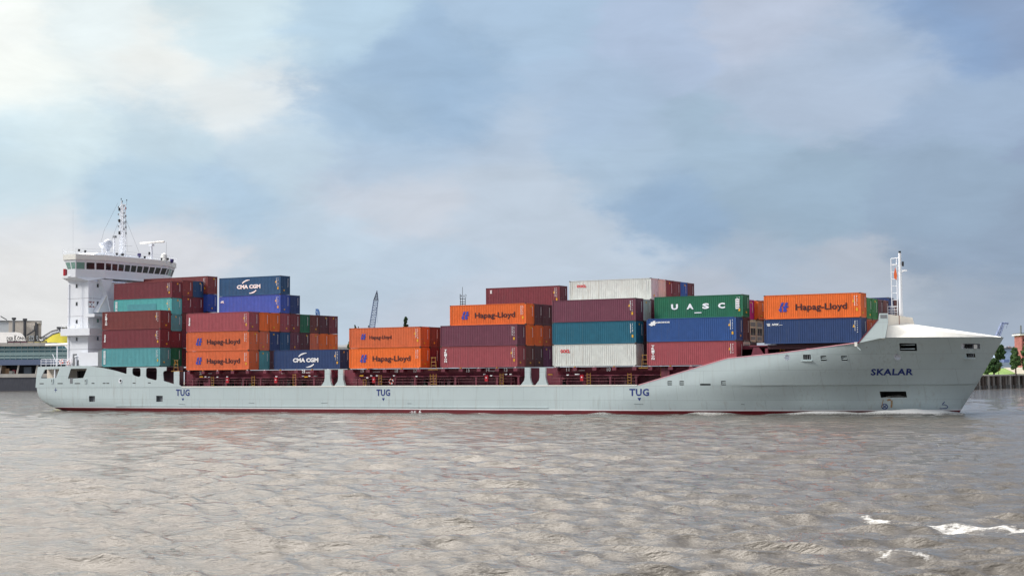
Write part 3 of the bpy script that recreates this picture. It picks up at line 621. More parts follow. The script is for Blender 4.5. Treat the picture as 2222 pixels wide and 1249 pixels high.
for x0, x1 in ((-155, -129.5), (-124, -98), (-91.5, -80)):
    for k in range(int((x1-x0)/1.5)):
        x = r_.uniform(x0, x1); w = r_.uniform(.15, .5); z = r_.uniform(3.8, 4.1); gear.box((x, 1.6, Z0), (x+w, 2.4, z+r_.uniform(.3, .9)), r_.choice([m_dmaroon, m_maroon, m_dark, m_dmaroon]))
        if k % 3 == 0: gear.tube((x+.8, 1.3, Z0), (x+.8, 1.3, 5.1), .05, m_dmaroon)
        gear.cut()
gear.build_each('deck_machinery', ship)
lp = MB()
for u, v, mt in ((437, 817, m_ylw), (446, 817, m_letw), (453.5, 817.5, m_letw), (472, 817.5, m_letw), (493, 817, m_letw), (600, 816.5, m_letw), (657.5, 815.5, m_letw), (664, 817.2, m_ylw), (671.5, 815, m_letw), (685, 815.5, m_grey), (785, 814.5, m_ylw), (797, 819, m_letw), (806, 814.5, m_letw), (818, 814.5, m_letw), (904, 816, m_letw), (855, 814.5, m_letw), (1051, 811.5, m_letw), (1066, 814.5, m_letw), (1098, 811.5, m_letw), (1108, 811.5, m_letw), (1194, 812, m_ylw), (1232, 813, m_letw), (1250, 811.5, m_letw), (1255, 811.5, m_letw)):
    a = at(u, v, y=.85); w = .16 if mt is m_letw else .32; lp.box((a.x-w, .8, a.z-.07), (a.x+w, .95, a.z+.07), mt).cut()
lp.build_each('deck_lamp', ship)
for txt, u, v in (('27', 436, 809.5), ('22', 613.5, 807), ('21', 658, 806), ('19', 786, 805.5), ('18', 860, 805), ('17', 901, 805), ('15', 1015, 804), ('14', 1058, 803), ('13', 1097, 803), ('11', 1232, 802), ('10', 1320, 802)):
    a = at(u-3.4, v+3, y=.9); me, w = text(txt, .52, m_letw, .03); me.transform(Matrix.Translation((a.x, .93, a.z))); o = link('bay_number', me, ship)
ln = MB()
for u0, u1, v in ((442, 459, 810), (664, 682, 808), (802, 823, 806.5), (1064, 1086, 804.5), (1245, 1268, 803.5)):
    a = at(u0, v, y=.9); b = at(u1, v, y=.9); x = a.x
    while x < b.x: ln.box((x, .90, a.z-.05), (x+.09, .93, a.z+.05), m_letw); x += .15
    ln.cut()
ln.build_each('bay_marking', ship)
def ladder(u, v0, v1, y, w=.5):
    a = at(u, v0, y=y); b = at(u, v1, y=y); f = MB(); x = a.x
    for s in (-w/2, w/2): f.tube((x+s, y, b.z), (x+s, y, a.z), .045, m_yel, 6)
    z = b.z+.2
    while z < a.z: f.tube((x-w/2, y, z), (x+w/2, y, z), .035, m_yel, 5); z += .38
    f.build('yellow_ladder', ship)
for u, v0, v1 in ((461, 816, 838), (549.5, 815, 838), (639, 811, 838), (791.5, 822, 838), (825, 813, 835), (937, 811, 836), (943.5, 811, 836), (1088.5, 809, 834), (1277.5, 808.5, 834), (1366, 809, 834), (1438, 795, 816), (1697, 744, 762)): ladder(u, v0, v1, .5 if u < 1400 else .9)
for u, v in ((382, 790), (941, 785), (1399, 780)):   # railed access platforms between the bays
    a = at(u, v, y=.3); f = MB()
    for s in (-.45, .45):
        f.tube((a.x+s, .3, a.z-1.0), (a.x+s*.6, .3, a.z+.7), .04, m_yel, 6)
    for k in (-.5, 0, .6): f.tube((a.x-.42, .3, a.z+k), (a.x+.42, .3, a.z+k), .035, m_yel, 5)
    f.box((a.x-.8, .1, a.z-1.1), (a.x+.8, 1, a.z-1.0), m_yel); f.build('access_gate', ship)
def firebox(u, v):
    a = at(u, v, y=.8); f = MB(); f.box((a.x-.24, .7, a.z-.42), (a.x+.24, .95, a.z+.38), m_red); f.box((a.x-.28, .66, a.z+.36), (a.x+.28, .98, a.z+.42), m_red); f.lathe((a.x, .66, a.z+.08), [(.09, 0), (.09, .05)], m_letw, 10, 'Y'); f.build('fire_hose_box', ship)
for u, v in ((494, 825), (599, 825), (811.5, 824), (1056, 820), (1263, 819)): firebox(u, v)
def ring(u, v, y, R, r, m1, m2, name, axis='Y', parent=None):
    a = at(u, v, y=y); f = MB(); n = 16
    pts = [(a.x+R*math.cos(2*math.pi*i/n), y, a.z+R*math.sin(2*math.pi*i/n)) for i in range(n+1)]
    for i in range(n): f.tube(pts[i], pts[i+1], r, m1 if (i//2) % 2 else m2, 6)
    f.build(name, ship)
ring(849, 827, .7, .33, .09, m_orange, m_letw, 'lifebuoy')

# ---- superstructure
XF = -177.6; XA = -182.2
Y0t, Y1t = 1.6, YC*2-1.6
zt = 21.1
tw = MB(); tw.box((XA, Y0t, 7.2), (XF, Y1t, zt), m_white); o = tw.build('deckhouse', ship)
# aft casing / funnel block behind the tower
tw = MB(); tw.box((-186.0, 7.5, 7.2), (XA, 15.5, 17.5), m_white); tw.box((-185.4, 8.5, 17.5), (-183, 14.5, 18.6), m_blue); tw.build('funnel_casing', ship)
def wbox(u, v, w, h, side, mt=m_glass):
    f = MB()
    if side == 's': a = at(u, v, y=Y0t); f.box((a.x-w/2, Y0t-.03, a.z-h/2), (a.x+w/2, Y0t+.05, a.z+h/2), m_grey); g = MB(); g.box((a.x-w/2+.06, Y0t-.045, a.z-h/2+.07), (a.x+w/2-.06, Y0t-.02, a.z+h/2-.07), mt)
    else: a = at(u, v, x=XF); f.box((XF-.05, a.y-w/2, a.z-h/2), (XF+.03, a.y+w/2, a.z+h/2), m_grey); g = MB(); g.box((XF+.02, a.y-w/2+.06, a.z-h/2+.07), (XF+.045, a.y+w/2-.06, a.z+h/2-.07), mt)
    o = f.build('window_frame', ship); g.build('pane', o)
for v in (620.5, 659, 697.5, 735.5): wbox(166.5, v, .42, .62, 's')
for v, mt in ((619.5, m_glass), (658, m_glass), (695.5, m_glassg), (734, m_glass)): wbox(212, v, .42, .62, 'f', mt)
# balcony with solid parapet
bz = at(170, 716, y=Y0t).z
bl = MB(); bl.box((XA-.2, .3, bz-.9), (XF+1.6, Y1t+1.3, bz-.75), m_white); bl.box((XA-.2, .3, bz-.75), (XF+1.6, .36, bz+.25), m_white); bl.box((XF+1.54, .36, bz-.75), (XF+1.6, Y1t+1.2, bz+.25), m_white); bl.build('balcony', ship)
dr_ = MB(); dr_.box((-180.9, Y0t-.06, 7.25), (-180.0, Y0t+.02, 9.2), m_grey); dr_.lathe((-180.45, Y0t-.07, 8.7), [(.14, 0), (.14, .03)], m_glass, 10, 'Y'); dr_.build('deckhouse_door', ship)
pi_ = MB(); pi_.tube((-181.8, Y0t-.1, 7.2), (-181.8, Y0t-.1, 20.6), .07, m_white, 6); pi_.tube((XF+.1, 2.4, 13.2), (XF+.1, 2.4, 20.8), .05, m_white, 6); pi_.build('vent_pipe', ship)
ld_ = MB()
for xx in (-179.1, -178.7): ld_.tube((xx, Y0t-.14, 13.4), (xx, Y0t-.14, 21), .03, m_white, 5)
zz_ = 13.6
while zz_ < 20.9: ld_.tube((-179.1, Y0t-.14, zz_), (-178.7, Y0t-.14, zz_), .02, m_white, 4); zz_ += .35
ld_.build('tower_ladder', ship)
sp_ = MB()
for zz_ in (9.9, 12.3, 15.3, 18.2): sp_.box((XA-.01, Y0t-.012, zz_), (XF+.012, Y1t, zz_+.05), m_grey)
sp_.build('deck_seam', ship)
for (vx, vy) in ((-179.5, 1.0), (-182.9, 4.2)):
    v_ = MB(); v_.tube((vx, vy, 7.2), (vx, vy, 8.5), .2, m_white, 10); v_.lathe((vx, vy, 8.5), [(.2, 0), (.34, .12), (.34, .3), (.1, .42)], m_white, 12); v_.build('mushroom_vent', ship)
hr = MB()
for zz_ in (bz+.5, bz+.85): hr.tube((XA-.2, .33, zz_), (XF+1.57, .33, zz_), .025, m_white, 5); hr.tube((XF+1.57, .33, zz_), (XF+1.57, 22, zz_), .025, m_white, 5)
for k in range(5): hr.tube((XA+(XF+1.6-XA)*k/4, .33, bz+.2), (XA+(XF+1.6-XA)*k/4, .33, bz+.86), .025, m_white, 5)
hr.build('balcony_railing', ship)
# lower deckhouse step by the cargo
lw = MB(); lw.box((-179, 1.0, 7.2), (-173.6, 21.8, 9.4), m_white); lw.box((-174.4, .6, 7.2), (-173.2, 22, 9.7), m_grey); lw.build('lower_deckhouse', ship)
# bridge
XB = -176.6
wf = [(-180.6, .0), (-178.9, .0), (XB, 4.3), (XB, 18.56), (-178.9, 22.86), (-180.6, 22.86), (-183.5, 19.5), (-183.5, 3.4)]
def loop(off, z):
    c = Vector((-180, YC)); out = []
    for x, y in wf:
        d = Vector((x, y))-c; s = Vector((math.copysign(off, d.x) if abs(d.x) > .5 else 0, math.copysign(off, d.y)*(1 if abs(d.y) > 5 else .4))); out.append((x+s.x, y+s.y, z))
    return out
zb0, zw0, zw1, zr, zr2 = 21.62, 22.95, 24.02, 24.45, 25.3
def skin(l0, l1, mt, mb):
    n = len(l0); mb.add(l0+l1, [(i, (i+1) % n, n+(i+1) % n, n+i) for i in range(n)], mt)
br = MB(); skin(loop(0, zb0), loop(.05, zw0), m_white, br); skin(loop(.32, zw1), loop(.42, zr), m_white, br); n = len(wf)
br.add(loop(0, zb0), [tuple(range(n))[::-1]], m_white); br.add(loop(.0, zw0), [tuple(range(n))], m_grey)
br.add(loop(.42, zr), [tuple(range(n))], m_white)
# soffit sloping back to the tower
br.add(loop(-.02, zb0-.03)+[(XA, Y0t, 20.7), (XF, Y0t, 20.7), (XF, 6, 20.7), (XF, 17, 20.7), (XF, Y1t, 20.7), (XA, Y1t, 20.7), (XA, 17, 20.7), (XA, 6, 20.7)], [], m_white)
br.build('bridge', ship)
sf = MB(); sf.prism([(-182.6, .7, zb0-.02), (-178.7, .7, zb0-.02), (-178.0, 1.9, 21.0), (-182.2, 1.9, 21.0)], (0, .02, 0), m_white)
sf.add([(-180.6, .05, zb0), (-178.9, .05, zb0), (XF+.05, 1.6, 21.02), (XA, 1.6, 21.02)], [(0, 1, 2, 3)], m_white)
sf.add([(-178.9, .05, zb0), (XB, 4.3, zb0), (XF+.05, 4.3, 21.3), (XF+.05, 1.6, 21.02)], [(0, 1, 2, 3)], m_white)
sf.box((XB+.0, -0.0+4.3, zb0-.1), (XB+.12, 18.5, zb0+.02), m_white); sf.build('bridge_soffit', ship)
rf = MB(); skin(loop(.55, zr), loop(-.55, zr2), m_foredeck, rf); rf.add(loop(.55, zr), [tuple(range(n))[::-1]], m_white); rf.add(loop(-.55, zr2), [tuple(range(n))], m_white); rf.build('bridge_roof', ship)
# bridge windows: panes leaning outwards between mullions
bot = loop(.05, zw0); top = loop(.32, zw1)
def panes(i, cnt, mts, skip=0):
    j = (i+1) % n; b0, b1, t0, t1 = (Vector(p) for p in (bot[i], bot[j], top[i], top[j]))
    nrm = (b1-b0).cross(Vector((0, 0, 1))).normalized()
    if nrm.dot(Vector((b0.x+180, b0.y-YC, 0))) < 0: nrm = -nrm
    for k in range(cnt):
        f0 = (k+.09)/cnt; f1 = (k+.91)/cnt
        q = [b0.lerp(b1, f0), b0.lerp(b1, f1), t0.lerp(t1, f1), t0.lerp(t1, f0)]
        mb = MB(); mb.prism(q, -nrm*.04, mts[k % len(mts)]); mb.build('window', ship)
        if 1:
            mu = MB(); mu.prism([b0.lerp(b1, max(0, (k-.09)/cnt)), b0.lerp(b1, f0), t0.lerp(t1, f0), t0.lerp(t1, max(0, (k-.09)/cnt))], -nrm*.1+nrm*.0, m_white); mu.build('mullion', ship)
    mu = MB(); mu.prism([b0.lerp(b1, 1-.09/cnt), b1, t1, t0.lerp(t1, 1-.09/cnt)], -nrm*.1, m_white); mu.build('mullion', ship)
panes(0, 2, [m_glassg]); panes(1, 3, [m_glassg, m_glass, m_glass]); panes(2, 10, [m_glass]); panes(3, 3, [m_glass, m_glassg]); panes(4, 2, [m_glass]); panes(5, 3, [m_glass]); panes(6, 10, [m_glass]); panes(7, 3, [m_glass])
blk = MB(); blk.box((-181.5, 5, zw0), (-179.5, 18, zw1), m_dark); 
blk.build('chart_room', ship)
# triangular strut under the bridge front
st_ = MB()
a = at(219, 605, x=XF+.9); b = at(246, 606, x=XF+.9); c = at(232, 641, x=XF+.9)
st_.prism([a, b, c], (-.9, 0, 0), m_white)
d = at(212, 677, x=XF+1.2); e = at(238, 677, x=XF+1.2); st_.prism([c, d, e], (-1.0, 0, 0), m_white)
st_.tube(c, at(239, 678, x=XF+1.5), .12, m_white); st_.tube(c, d, .1, m_foredeck)
h0 = at(201, 683, x=XF+2.2); st_.box((XF+.2, h0.y, h0.z-.28), (XF+2.6, h0.y+6, h0.z+.2), m_white); st_.box((XF+2.61, h0.y, h0.z-.3), (XF+2.7, h0.y+6, h0.z-.22), m_dark)
st_.build('bridge_strut', ship)
# owner's flag painted on the front of the tower
fa = at(190.5, 652.5, x=XF); fb = at(206.5, 668, x=XF); y0, y1, z0, z1 = fa.y, fb.y, fb.z, fa.z; yc, zc = (y0+y1)/2, (z0+z1)/2; X_ = XF+.02
fg = MB(); fg.add([(X_, y0, z0), (X_, y1, z0), (X_, y1, z1), (X_, y0, z1)], [(0, 1, 2, 3)], m_letw)
md = mat('flag maroon', (120, 30, 44), .5); X2 = XF+.035
fg.add([(X2, y0+.1, z1-.1), (X2, y1-.1, z1-.1), (X2, yc, zc)], [(0, 1, 2)], md); fg.add([(X2, y0+.1, z0+.1), (X2, y1-.1, z0+.1), (X2, yc, zc)], [(0, 2, 1)], md)
fg.add([(XF+.05, yc+.36*math.cos(t*math.pi/8), zc+.36*math.sin(t*math.pi/8)) for t in range(16)], [tuple(range(16))], m_letw); fg.add([(XF+.06, yc+.13*math.cos(t*math.pi/4), zc+.13*math.sin(t*math.pi/4)) for t in range(8)], [tuple(range(8))], m_letb)
fg.build('house_flag', ship)
# monkey island: deck house, rails, masts
def UT(u, v, y=YC): return at(u, v, y=y)
mi = MB(); mi.box((-183, 6, zr2), (-178.2, 16.5, 25.9), m_white)
mi.prism([(-182.5, 3.2, zr2), (-182.5, 8, zr2), (-182.5, 8, 26.2), (-182.5, 4.6, 25.9)], (4, 0, 0), m_white); mi.build('compass_deck', ship)
rl = MB(); Lp = loop(-.5, zr2+.9)
for z in (.45, .9):
    L_ = loop(-.6, zr2+z)
    rl.path(L_+[L_[0]], .02, m_white, 4)
for p in loop(-.6, zr2): rl.tube(p, (p[0], p[1], p[2]+.9), .025, m_white, 4)
rl.build('bridge_roof_railing', ship)
ms = MB(); b = UT(265.5, 552); t = UT(265, 436); X0, Y0, Zb, Zt = b.x, YC, zr2, t.z
for dx, dy in ((-.33, -.25), (.33, -.25), (-.33, .25), (.33, .25)): ms.tube((X0+dx*1.25, Y0+dy*1.25, Zb), (X0+dx, Y0+dy, Zt-.6), .07, m_white, 6)
z = Zb+.4; k = 0
while z < Zt-.9:
    for (ax, ay), (bx, by) in (((-.36, -.27), (.36, -.27)), ((-.36, .27), (.36, .27)), ((-.36, -.27), (-.36, .27)), ((.36, -.27), (.36, .27))):
        ms.tube((X0+ax, Y0+ay, z), (X0+bx, Y0+by, z), .03, m_white, 4)
        s = 1 if k % 2 else -1; ms.tube((X0+ax*s, Y0+ay*s if ax != bx else Y0+ay, z), (X0+bx*s, Y0+by*s if ax != bx else Y0+by, z+.5), .024, m_white, 4)
    z += .5; k += 1
ms.tube((X0-.3, Y0, Zb), (X0-.3, Y0, Zt), .10, m_white); ms.build('signal_mast', ship)
lg = MB()
for v in (454, 479, 505): p = UT(261.5, v, Y0-.3); lg.lathe((p.x-.2, Y0-.35, p.z-.25), [(.17, 0), (.17, .5)], m_black, 8).cut()
for v in (446, 462, 471, 484, 497): p = UT(268.5, v, Y0-.3); lg.lathe((p.x+.1, Y0-.35, p.z-.2), [(.10, 0), (.10, .38)], m_grey, 8).cut()
for u, v in ((257, 449), (257, 465), (257, 478), (257, 491)): p = UT(u, v, Y0); q_ = UT(262, v+1, Y0); lg.tube(p, q_, .03, m_white, 4); lg.lathe((p.x, p.y, p.z-.15), [(.1, 0), (.1, .3)], m_grey, 8).cut()
for u, v in ((273, 452), (273, 469), (273, 481), (273, 493), (273, 506)): p = UT(u, v, Y0); q_ = UT(268, v+1, Y0); lg.tube(p, q_, .03, m_white, 4); lg.lathe((p.x, p.y, p.z-.2), [(.1, 0), (.1, .4)], md if v < 460 else m_grey, 8).cut()
for u, v in ((263, 432), (275, 434.5), (265.5, 437)): p = UT(u, v, Y0); lg.tube((p.x, Y0, p.z-.9), p, .02, m_grey, 4); lg.lathe((p.x, p.y, p.z-.1), [(.07, 0), (.07, .25)], m_dark, 6).cut()
lg.build_each('navigation_light', ship)
wr = MB()
for (u0, v0), (u1, v1) in (((256, 440), (226, 500)), ((226, 500), (219, 525)), ((275, 480), (302, 548)), ((274, 475), (276, 545)), ((255, 486), (243, 520)), ((260, 470), (259, 520))): wr.tube(UT(u0, v0), UT(u1, v1), .018, m_grey, 4)
p = UT(158.5, 545, 1.5); q_ = UT(158.5, 455, 1.5); wr.tube(p, q_, .008, m_grey, 4); p = UT(361, 565); q_ = UT(361, 525); wr.tube(p, q_, .018, m_grey, 4)
wr.tube(UT(268, 533.5), UT(287, 534), .03, m_grey, 4); wr.build('rigging', ship)
dm = MB(); c = UT(234, 527, 9); dm.lathe((c.x, c.y, c.z-.9), [(.3, -.5), (.42, 0), (.7, .3), (.8, .75), (.74, 1.1), (.45, 1.4), (.05, 1.55)], mat('radome grey', (168, 174, 186), .4, var=.03), 18); dm.tube((c.x, c.y, zr2), (c.x, c.y, c.z-.9), .3, m_white); dm.build('satellite_dome', ship, True)
dm = MB(); c = UT(222, 532, 9); dm.lathe((c.x, c.y, c.z), [(.1, -.5), (.5, -.1), (.62, .35)], m_white, 14); dm.tube((c.x, c.y, zr2), (c.x, c.y, c.z), .12, m_white); dm.build('searchlight', ship)
dm = MB(); c = UT(248, 516, 9); dm.tube((c.x, 9, zr2), (c.x, 9, c.z), .13, m_white); dm.box((c.x-.2, 8.8, c.z), (c.x+.35, 9.2, c.z+.35), m_grey); dm.build('camera_post', ship)
rd = MB(); c = UT(329, 534, 15.5); zz_ = c.z; rd.tube((c.x, 15.5, zr2), (c.x, 15.5, zz_), .24, m_white, 10, .18); rd.box((c.x-.35, 15.2, zz_), (c.x+.35, 15.8, zz_+.35), m_white); p = UT(304.5, 526, 15.5); q_ = UT(356, 524, 15.5); rd.tube((p.x, 15.5, zz_+.62), (q_.x, 15.5, zz_+.62), .17, m_foredeck, 8); rd.tube((c.x, 15.5, zz_+.3), (c.x, 15.5, zz_+.62), .1, m_white)
rd.box((c.x-.45, 15.2, zz_-1.5), (c.x-.22, 15.6, zz_-1.0), m_dark); rd.build('radar_scanner', ship)
dm = MB(); c = UT(356, 558, 18.5); dm.lathe((c.x, c.y, c.z-.3), [(.5, -.5), (.55, 0), (.55, .5), (.4, .85), (.05, 1.0)], m_foredeck, 16); dm.build('small_radome', ship, True)
lt = MB()
for u, v, y in ((302, 554, 14), (373, 566, 20), (351, 562, 18), (364, 562, 18.6), (314, 558, 14.5), (171.5, 543, 2), (185, 545.5, 2), (253.5, 551, 8), (265, 552, 9), (267, 552.5, 9.5)):
    p = UT(u, v, y); r = .33 if u in (302, 373) else .2; lt.lathe((p.x, p.y, p.z-r), [(r*.6, 0), (r, r), (r*.9, r*2)], mat('lamp housing blue', (50, 44, 100), .4) if u in (302, 373) else m_dark, 10); lt.tube((p.x, p.y, p.z-.9), (p.x, p.y, p.z-r), .05, m_white, 5).cut()
lt.build_each('deck_floodlight', ship)
for v in (590, 594):
    pass
lb = MB(); p = at(143, 590, y=.2); lb.box((p.x-.3, -.1, p.z-.6), (p.x+.05, .2, p.z+.5), m_red); lb.box((p.x+.12, -.12, p.z-.55), (p.x+.4, .1, p.z+.4), md); lb.box((p.x-.4, -.1, p.z-.75), (p.x+1.3, .3, p.z-.65), m_white); lb.build('lifebuoy_rack', ship)
# poop: railing, lifeboat davit, tank, buoys
zp = 7.2
rl = MB(); x0 = at(89, 790, y=.1).x; x1 = at(155, 790, y=.1).x
for z in (.4, .8, 1.15): rl.tube((x0, .1, zp+z), (x1, .1, zp+z), .035, m_white, 5); rl.tube((x0, .1, zp+z), (x0, 22, zp+z), .03, m_white, 5)
for k in range(7): x = x0+(x1-x0)*k/6; rl.tube((x, .1, zp), (x, .1, zp+1.15), .045, m_white, 5)
for k in range(8): rl.tube((x0, .1+22*k/8, zp), (x0, .1+22*k/8, zp+1.15), .035, m_white, 5)
rl.build('poop_railing', ship)
dv = MB(); y = 3.0
a = at(100, 748.5, y=y); b = at(155, 746.5, y=y); dv.tube(a, b, .24, m_foredeck, 8); dv.tube(at(142, 749, y=y), at(155, 764, y=y), .17, m_foredeck, 8); c = at(124, 748, y=y); dv.tube((c.x, y, zp), c, .1, m_white, 6)
c = at(156, 747, y=y); dv.tube((c.x, y, zp), c, .28, m_foredeck, 8); dv.box((c.x-.8, y-.1, zp), (c.x+.2, y+.8, zp+1.7), m_white); dv.tube(at(114, 768, y=y), at(121, 784, y=y), .06, m_white, 5)
dv.box((c.x-.7, y+.2, c.z), (c.x+.3, y+1, c.z+.65), m_black)
a = at(152, 774.5, y=y); b = at(178, 775.5, y=y); dv.tube(a, b, .08, m_grey, 6); 
for v in (760, 765, 771): dv.tube(at(163, v, y=y), at(178, v+1, y=y), .04, m_grey, 5)
for u in (165, 172, 179): dv.tube(at(u, 760, y=y), at(u, 776, y=y), .04, m_grey, 5)
dv.build('boat_davit', ship)
bl = MB(); c = at(154.5, 758, y=2.4); bl.lathe((c.x, 2.4, c.z-.55), [(.25, 0), (.34, .2), (.34, .9), (.22, 1.1)], m_blue, 10); bl.build('rescue_bundle', ship)
tk = MB(); a = at(179, 787, y=1.5); b = at(192, 787, y=1.5); tk.lathe((a.x, 1.5, a.z), [(.3, -.1), (.46, .1), (.46, b.x-a.x-.1), (.3, b.x-a.x+.1)], m_foredeck, 14, 'X'); tk.build('liferaft_canister', ship)
a = at(194, 787, y=1.5); b = at(207, 787, y=1.5); tk = MB(); tk.lathe((a.x, 1.5, a.z), [(.3, -.1), (.5, .1), (.5, b.x-a.x-.1), (.3, b.x-a.x+.1)], m_black, 14, 'X'); a = at(169, 787, y=1.5); tk.lathe((a.x, 1.5, a.z), [(.4, -.1), (.5, .0), (.5, .7)], m_black, 14, 'X'); tk.build('mooring_drum', ship)
ring(133, 785, 1.2, .34, .13, m_orange, m_letw, 'lifebuoy'); ring(148, 787, 1.2, .28, .12, m_orange, m_letw, 'lifebuoy')
cr = MB(); rr_ = random.Random(2)
for k in range(9):
    x = rr_.uniform(-184, -174); cr.box((x, 1.8, zp), (x+rr_.uniform(.3, .9), 2.6, zp+rr_.uniform(.5, 1.1)), rr_.choice([m_white, m_grey, m_letw, m_maroon, m_hull])).cut()
cr.build_each('deck_locker', ship)

# ---- fore ship: breakwater, whaleback foredeck, foremast
XBW = -47.3
fw = MB(); pts = [pp(1862.5, 744), (pp(1863.5, 742)), pp(1906.5, 692), pp(1908, 679.5), pp(1926, 679.5), pp(1927, 700), pp(1921, 733.2), pp(1908.5, 734)]
fp_ = plate([p for p in pts], [], .18, m_hull, 'breakwater_wing', ship); fp_.location.y = -.06
rc = MB(); a = pp(1910.5, 682.5); b = pp(1925, 690); rc.box((a[0], -.085, a[1]), (b[0], -.06, b[1]), m_grey); rc.build('breakwater_recess', ship)
fe = MB(); a = pp(1862.5, 744); b = pp(1906.5, 692); fe.prism([(a[0]-.09, -.1, a[1]), (a[0]+.02, -.1, a[1]-.05), (b[0]+.02, -.1, b[1]-.05), (b[0]-.09, -.1, b[1])], (0, .2, 0), m_maroon); fe.build('breakwater_edge', ship)
bw = MB(); q1 = at(1927, 681, x=XBW); q2 = at(1980, 689, x=XBW); q3 = at(1984, 702, x=XBW); q4 = at(1986, 726, x=XBW)
bw.prism([(XBW, .02, 9.2), (XBW, .02, q1.z), (XBW, q2.y, q2.z), (XBW, q3.y, q3.z), (XBW, q3.y+.5, 9.2)], (-.25, 0, 0), m_beige); bw.build('breakwater', ship)
sl = MB(); a = at(1951, 692, x=XBW); sl.box((XBW+.01, a.y-.12, a.z-.9), (XBW+.03, a.y+.12, a.z+.45), mat('rust brown stripe', (150, 84, 56), .7)); sl.build('rust_streak', ship)
# whaleback: ridge on the centre line, chine, deck edge
def edge_pts(k):
    pts = []
    for x in np.linspace(XBW, -35.9, 16):
        h = hb(x, 9.35); t = (x-XBW)/(-35.9-XBW); ridge = 11.35-(11.35-9.45)*t**1.0; pts.append((x, h, t, ridge))
    return pts
wb = MB(); E_ = edge_pts(0); V = []
for x, h, t, rz in E_:
    ch = max(.0, h-1.7*(1-t)); cz = 9.37+(10.85-9.37)*(1-t)
    V += [(x, YC-h+.04, 9.36), (x, YC-ch, cz), (x, YC, rz), (x, YC+ch, cz), (x, YC+h-.04, 9.36)]
F = [(5*i+j, 5*(i+1)+j, 5*(i+1)+j+1, 5*i+j+1) for i in range(len(E_)-1) for j in range(4)]
wb.add(V, F, m_foredeck); wb.build('foredeck_cover', ship)
# foremast
x = -48.1; y = YC; zb_ = at(1950, 690, y=YC).z-1.5; ztp = at(1951, 549, y=YC).z
fm = MB(); fm.tube((x, y, zb_), (x, y, ztp), .26, m_white, 12, .17); fm.build('foremast', ship, True)
tr = MB(); xl0 = at(1934.5, 620, y=YC).x; xl1 = at(1946.5, 620, y=YC).x; zt_ = at(1940, 561, y=YC).z
for xx in (xl0, xl1): tr.tube((xx, y, zb_), (xx, y, zt_), .055, m_white, 6)
z = zb_+.3
while z < zt_+.05: tr.tube((xl0, y, z), (xl1, y, z), .03, m_white, 5); z += .88
tr.tube((xl0, y, zt_), (x, y, zt_+.1), .05, m_white, 5); tr.build('mast_ladder', ship)
fx = MB()
for u, v in ((1952, 545.5), (1952, 549.5)): p = at(u, v, y=YC); fx.lathe((x, y, p.z-.2), [(.16, 0), (.16, .25)], m_dark, 8).cut()
for v in (569, 574): p = at(1959, v, y=YC); fx.lathe((p.x, y, p.z-.2), [(.13, 0), (.13, .3)], m_dark, 8).cut()
fx.tube((x, y, at(1950, 578, y=YC).z), (at(1958, 574, y=YC).x, y, at(1958, 577, y=YC).z), .05, m_white, 5)
for u, v in ((1941, 574), (1963, 587)): p = at(u, v, y=YC); fx.tube(p, (x, y, p.z-.25), .05, m_white, 5); fx.box((p.x-.3, y-.15, p.z-.08), (p.x+.3, y+.15, p.z+.08), m_white).cut()
p = at(1954, 592, y=YC); fx.tube((p.x, y, p.z-.4), (x, y, p.z+.1), .04, m_white, 5).cut(); fx.build_each('mast_light', ship)
pn = MB(); a = at(1942.5, 579, y=YC-.2); b = at(1942, 607, y=YC-.2); pn.prism([(a.x, y-.2, a.z), (a.x+.22, y-.2, b.z+.5), (a.x+.12, y-.2, b.z), (a.x-.16, y-.2, b.z+.2), (a.x-.2, y-.2, b.z+.7)], (0, .03, 0), mat('flag orange', (206, 92, 40), .7)); pn.build('signal_flag', ship)
rl = MB(); a = at(1926, 665, y=YC); b = at(1947, 665, y=YC)
for v in (665, 672, 677): z = at(1930, v, y=YC).z; rl.tube((a.x, y, z), (b.x, y, z), .05, m_white, 5)
for k in range(4): xx = a.x+(b.x-a.x)*k/3; rl.tube((xx, y, z-.6), (xx, y, at(1930, 665, y=YC).z), .04, m_white, 5)
rl.build('mast_platform_railing', ship)
bx = MB(); a = at(1855, 742, y=-.1); b = at(1861, 751, y=-.1); bx.box((a.x, -.3, b.z), (b.x, .1, a.z), m_foredeck); bx.tube((b.x-.1, -.2, b.z), (b.x+.35, -.15, b.z-.45), .07, m_hull); bx.build('side_lamp', ship)

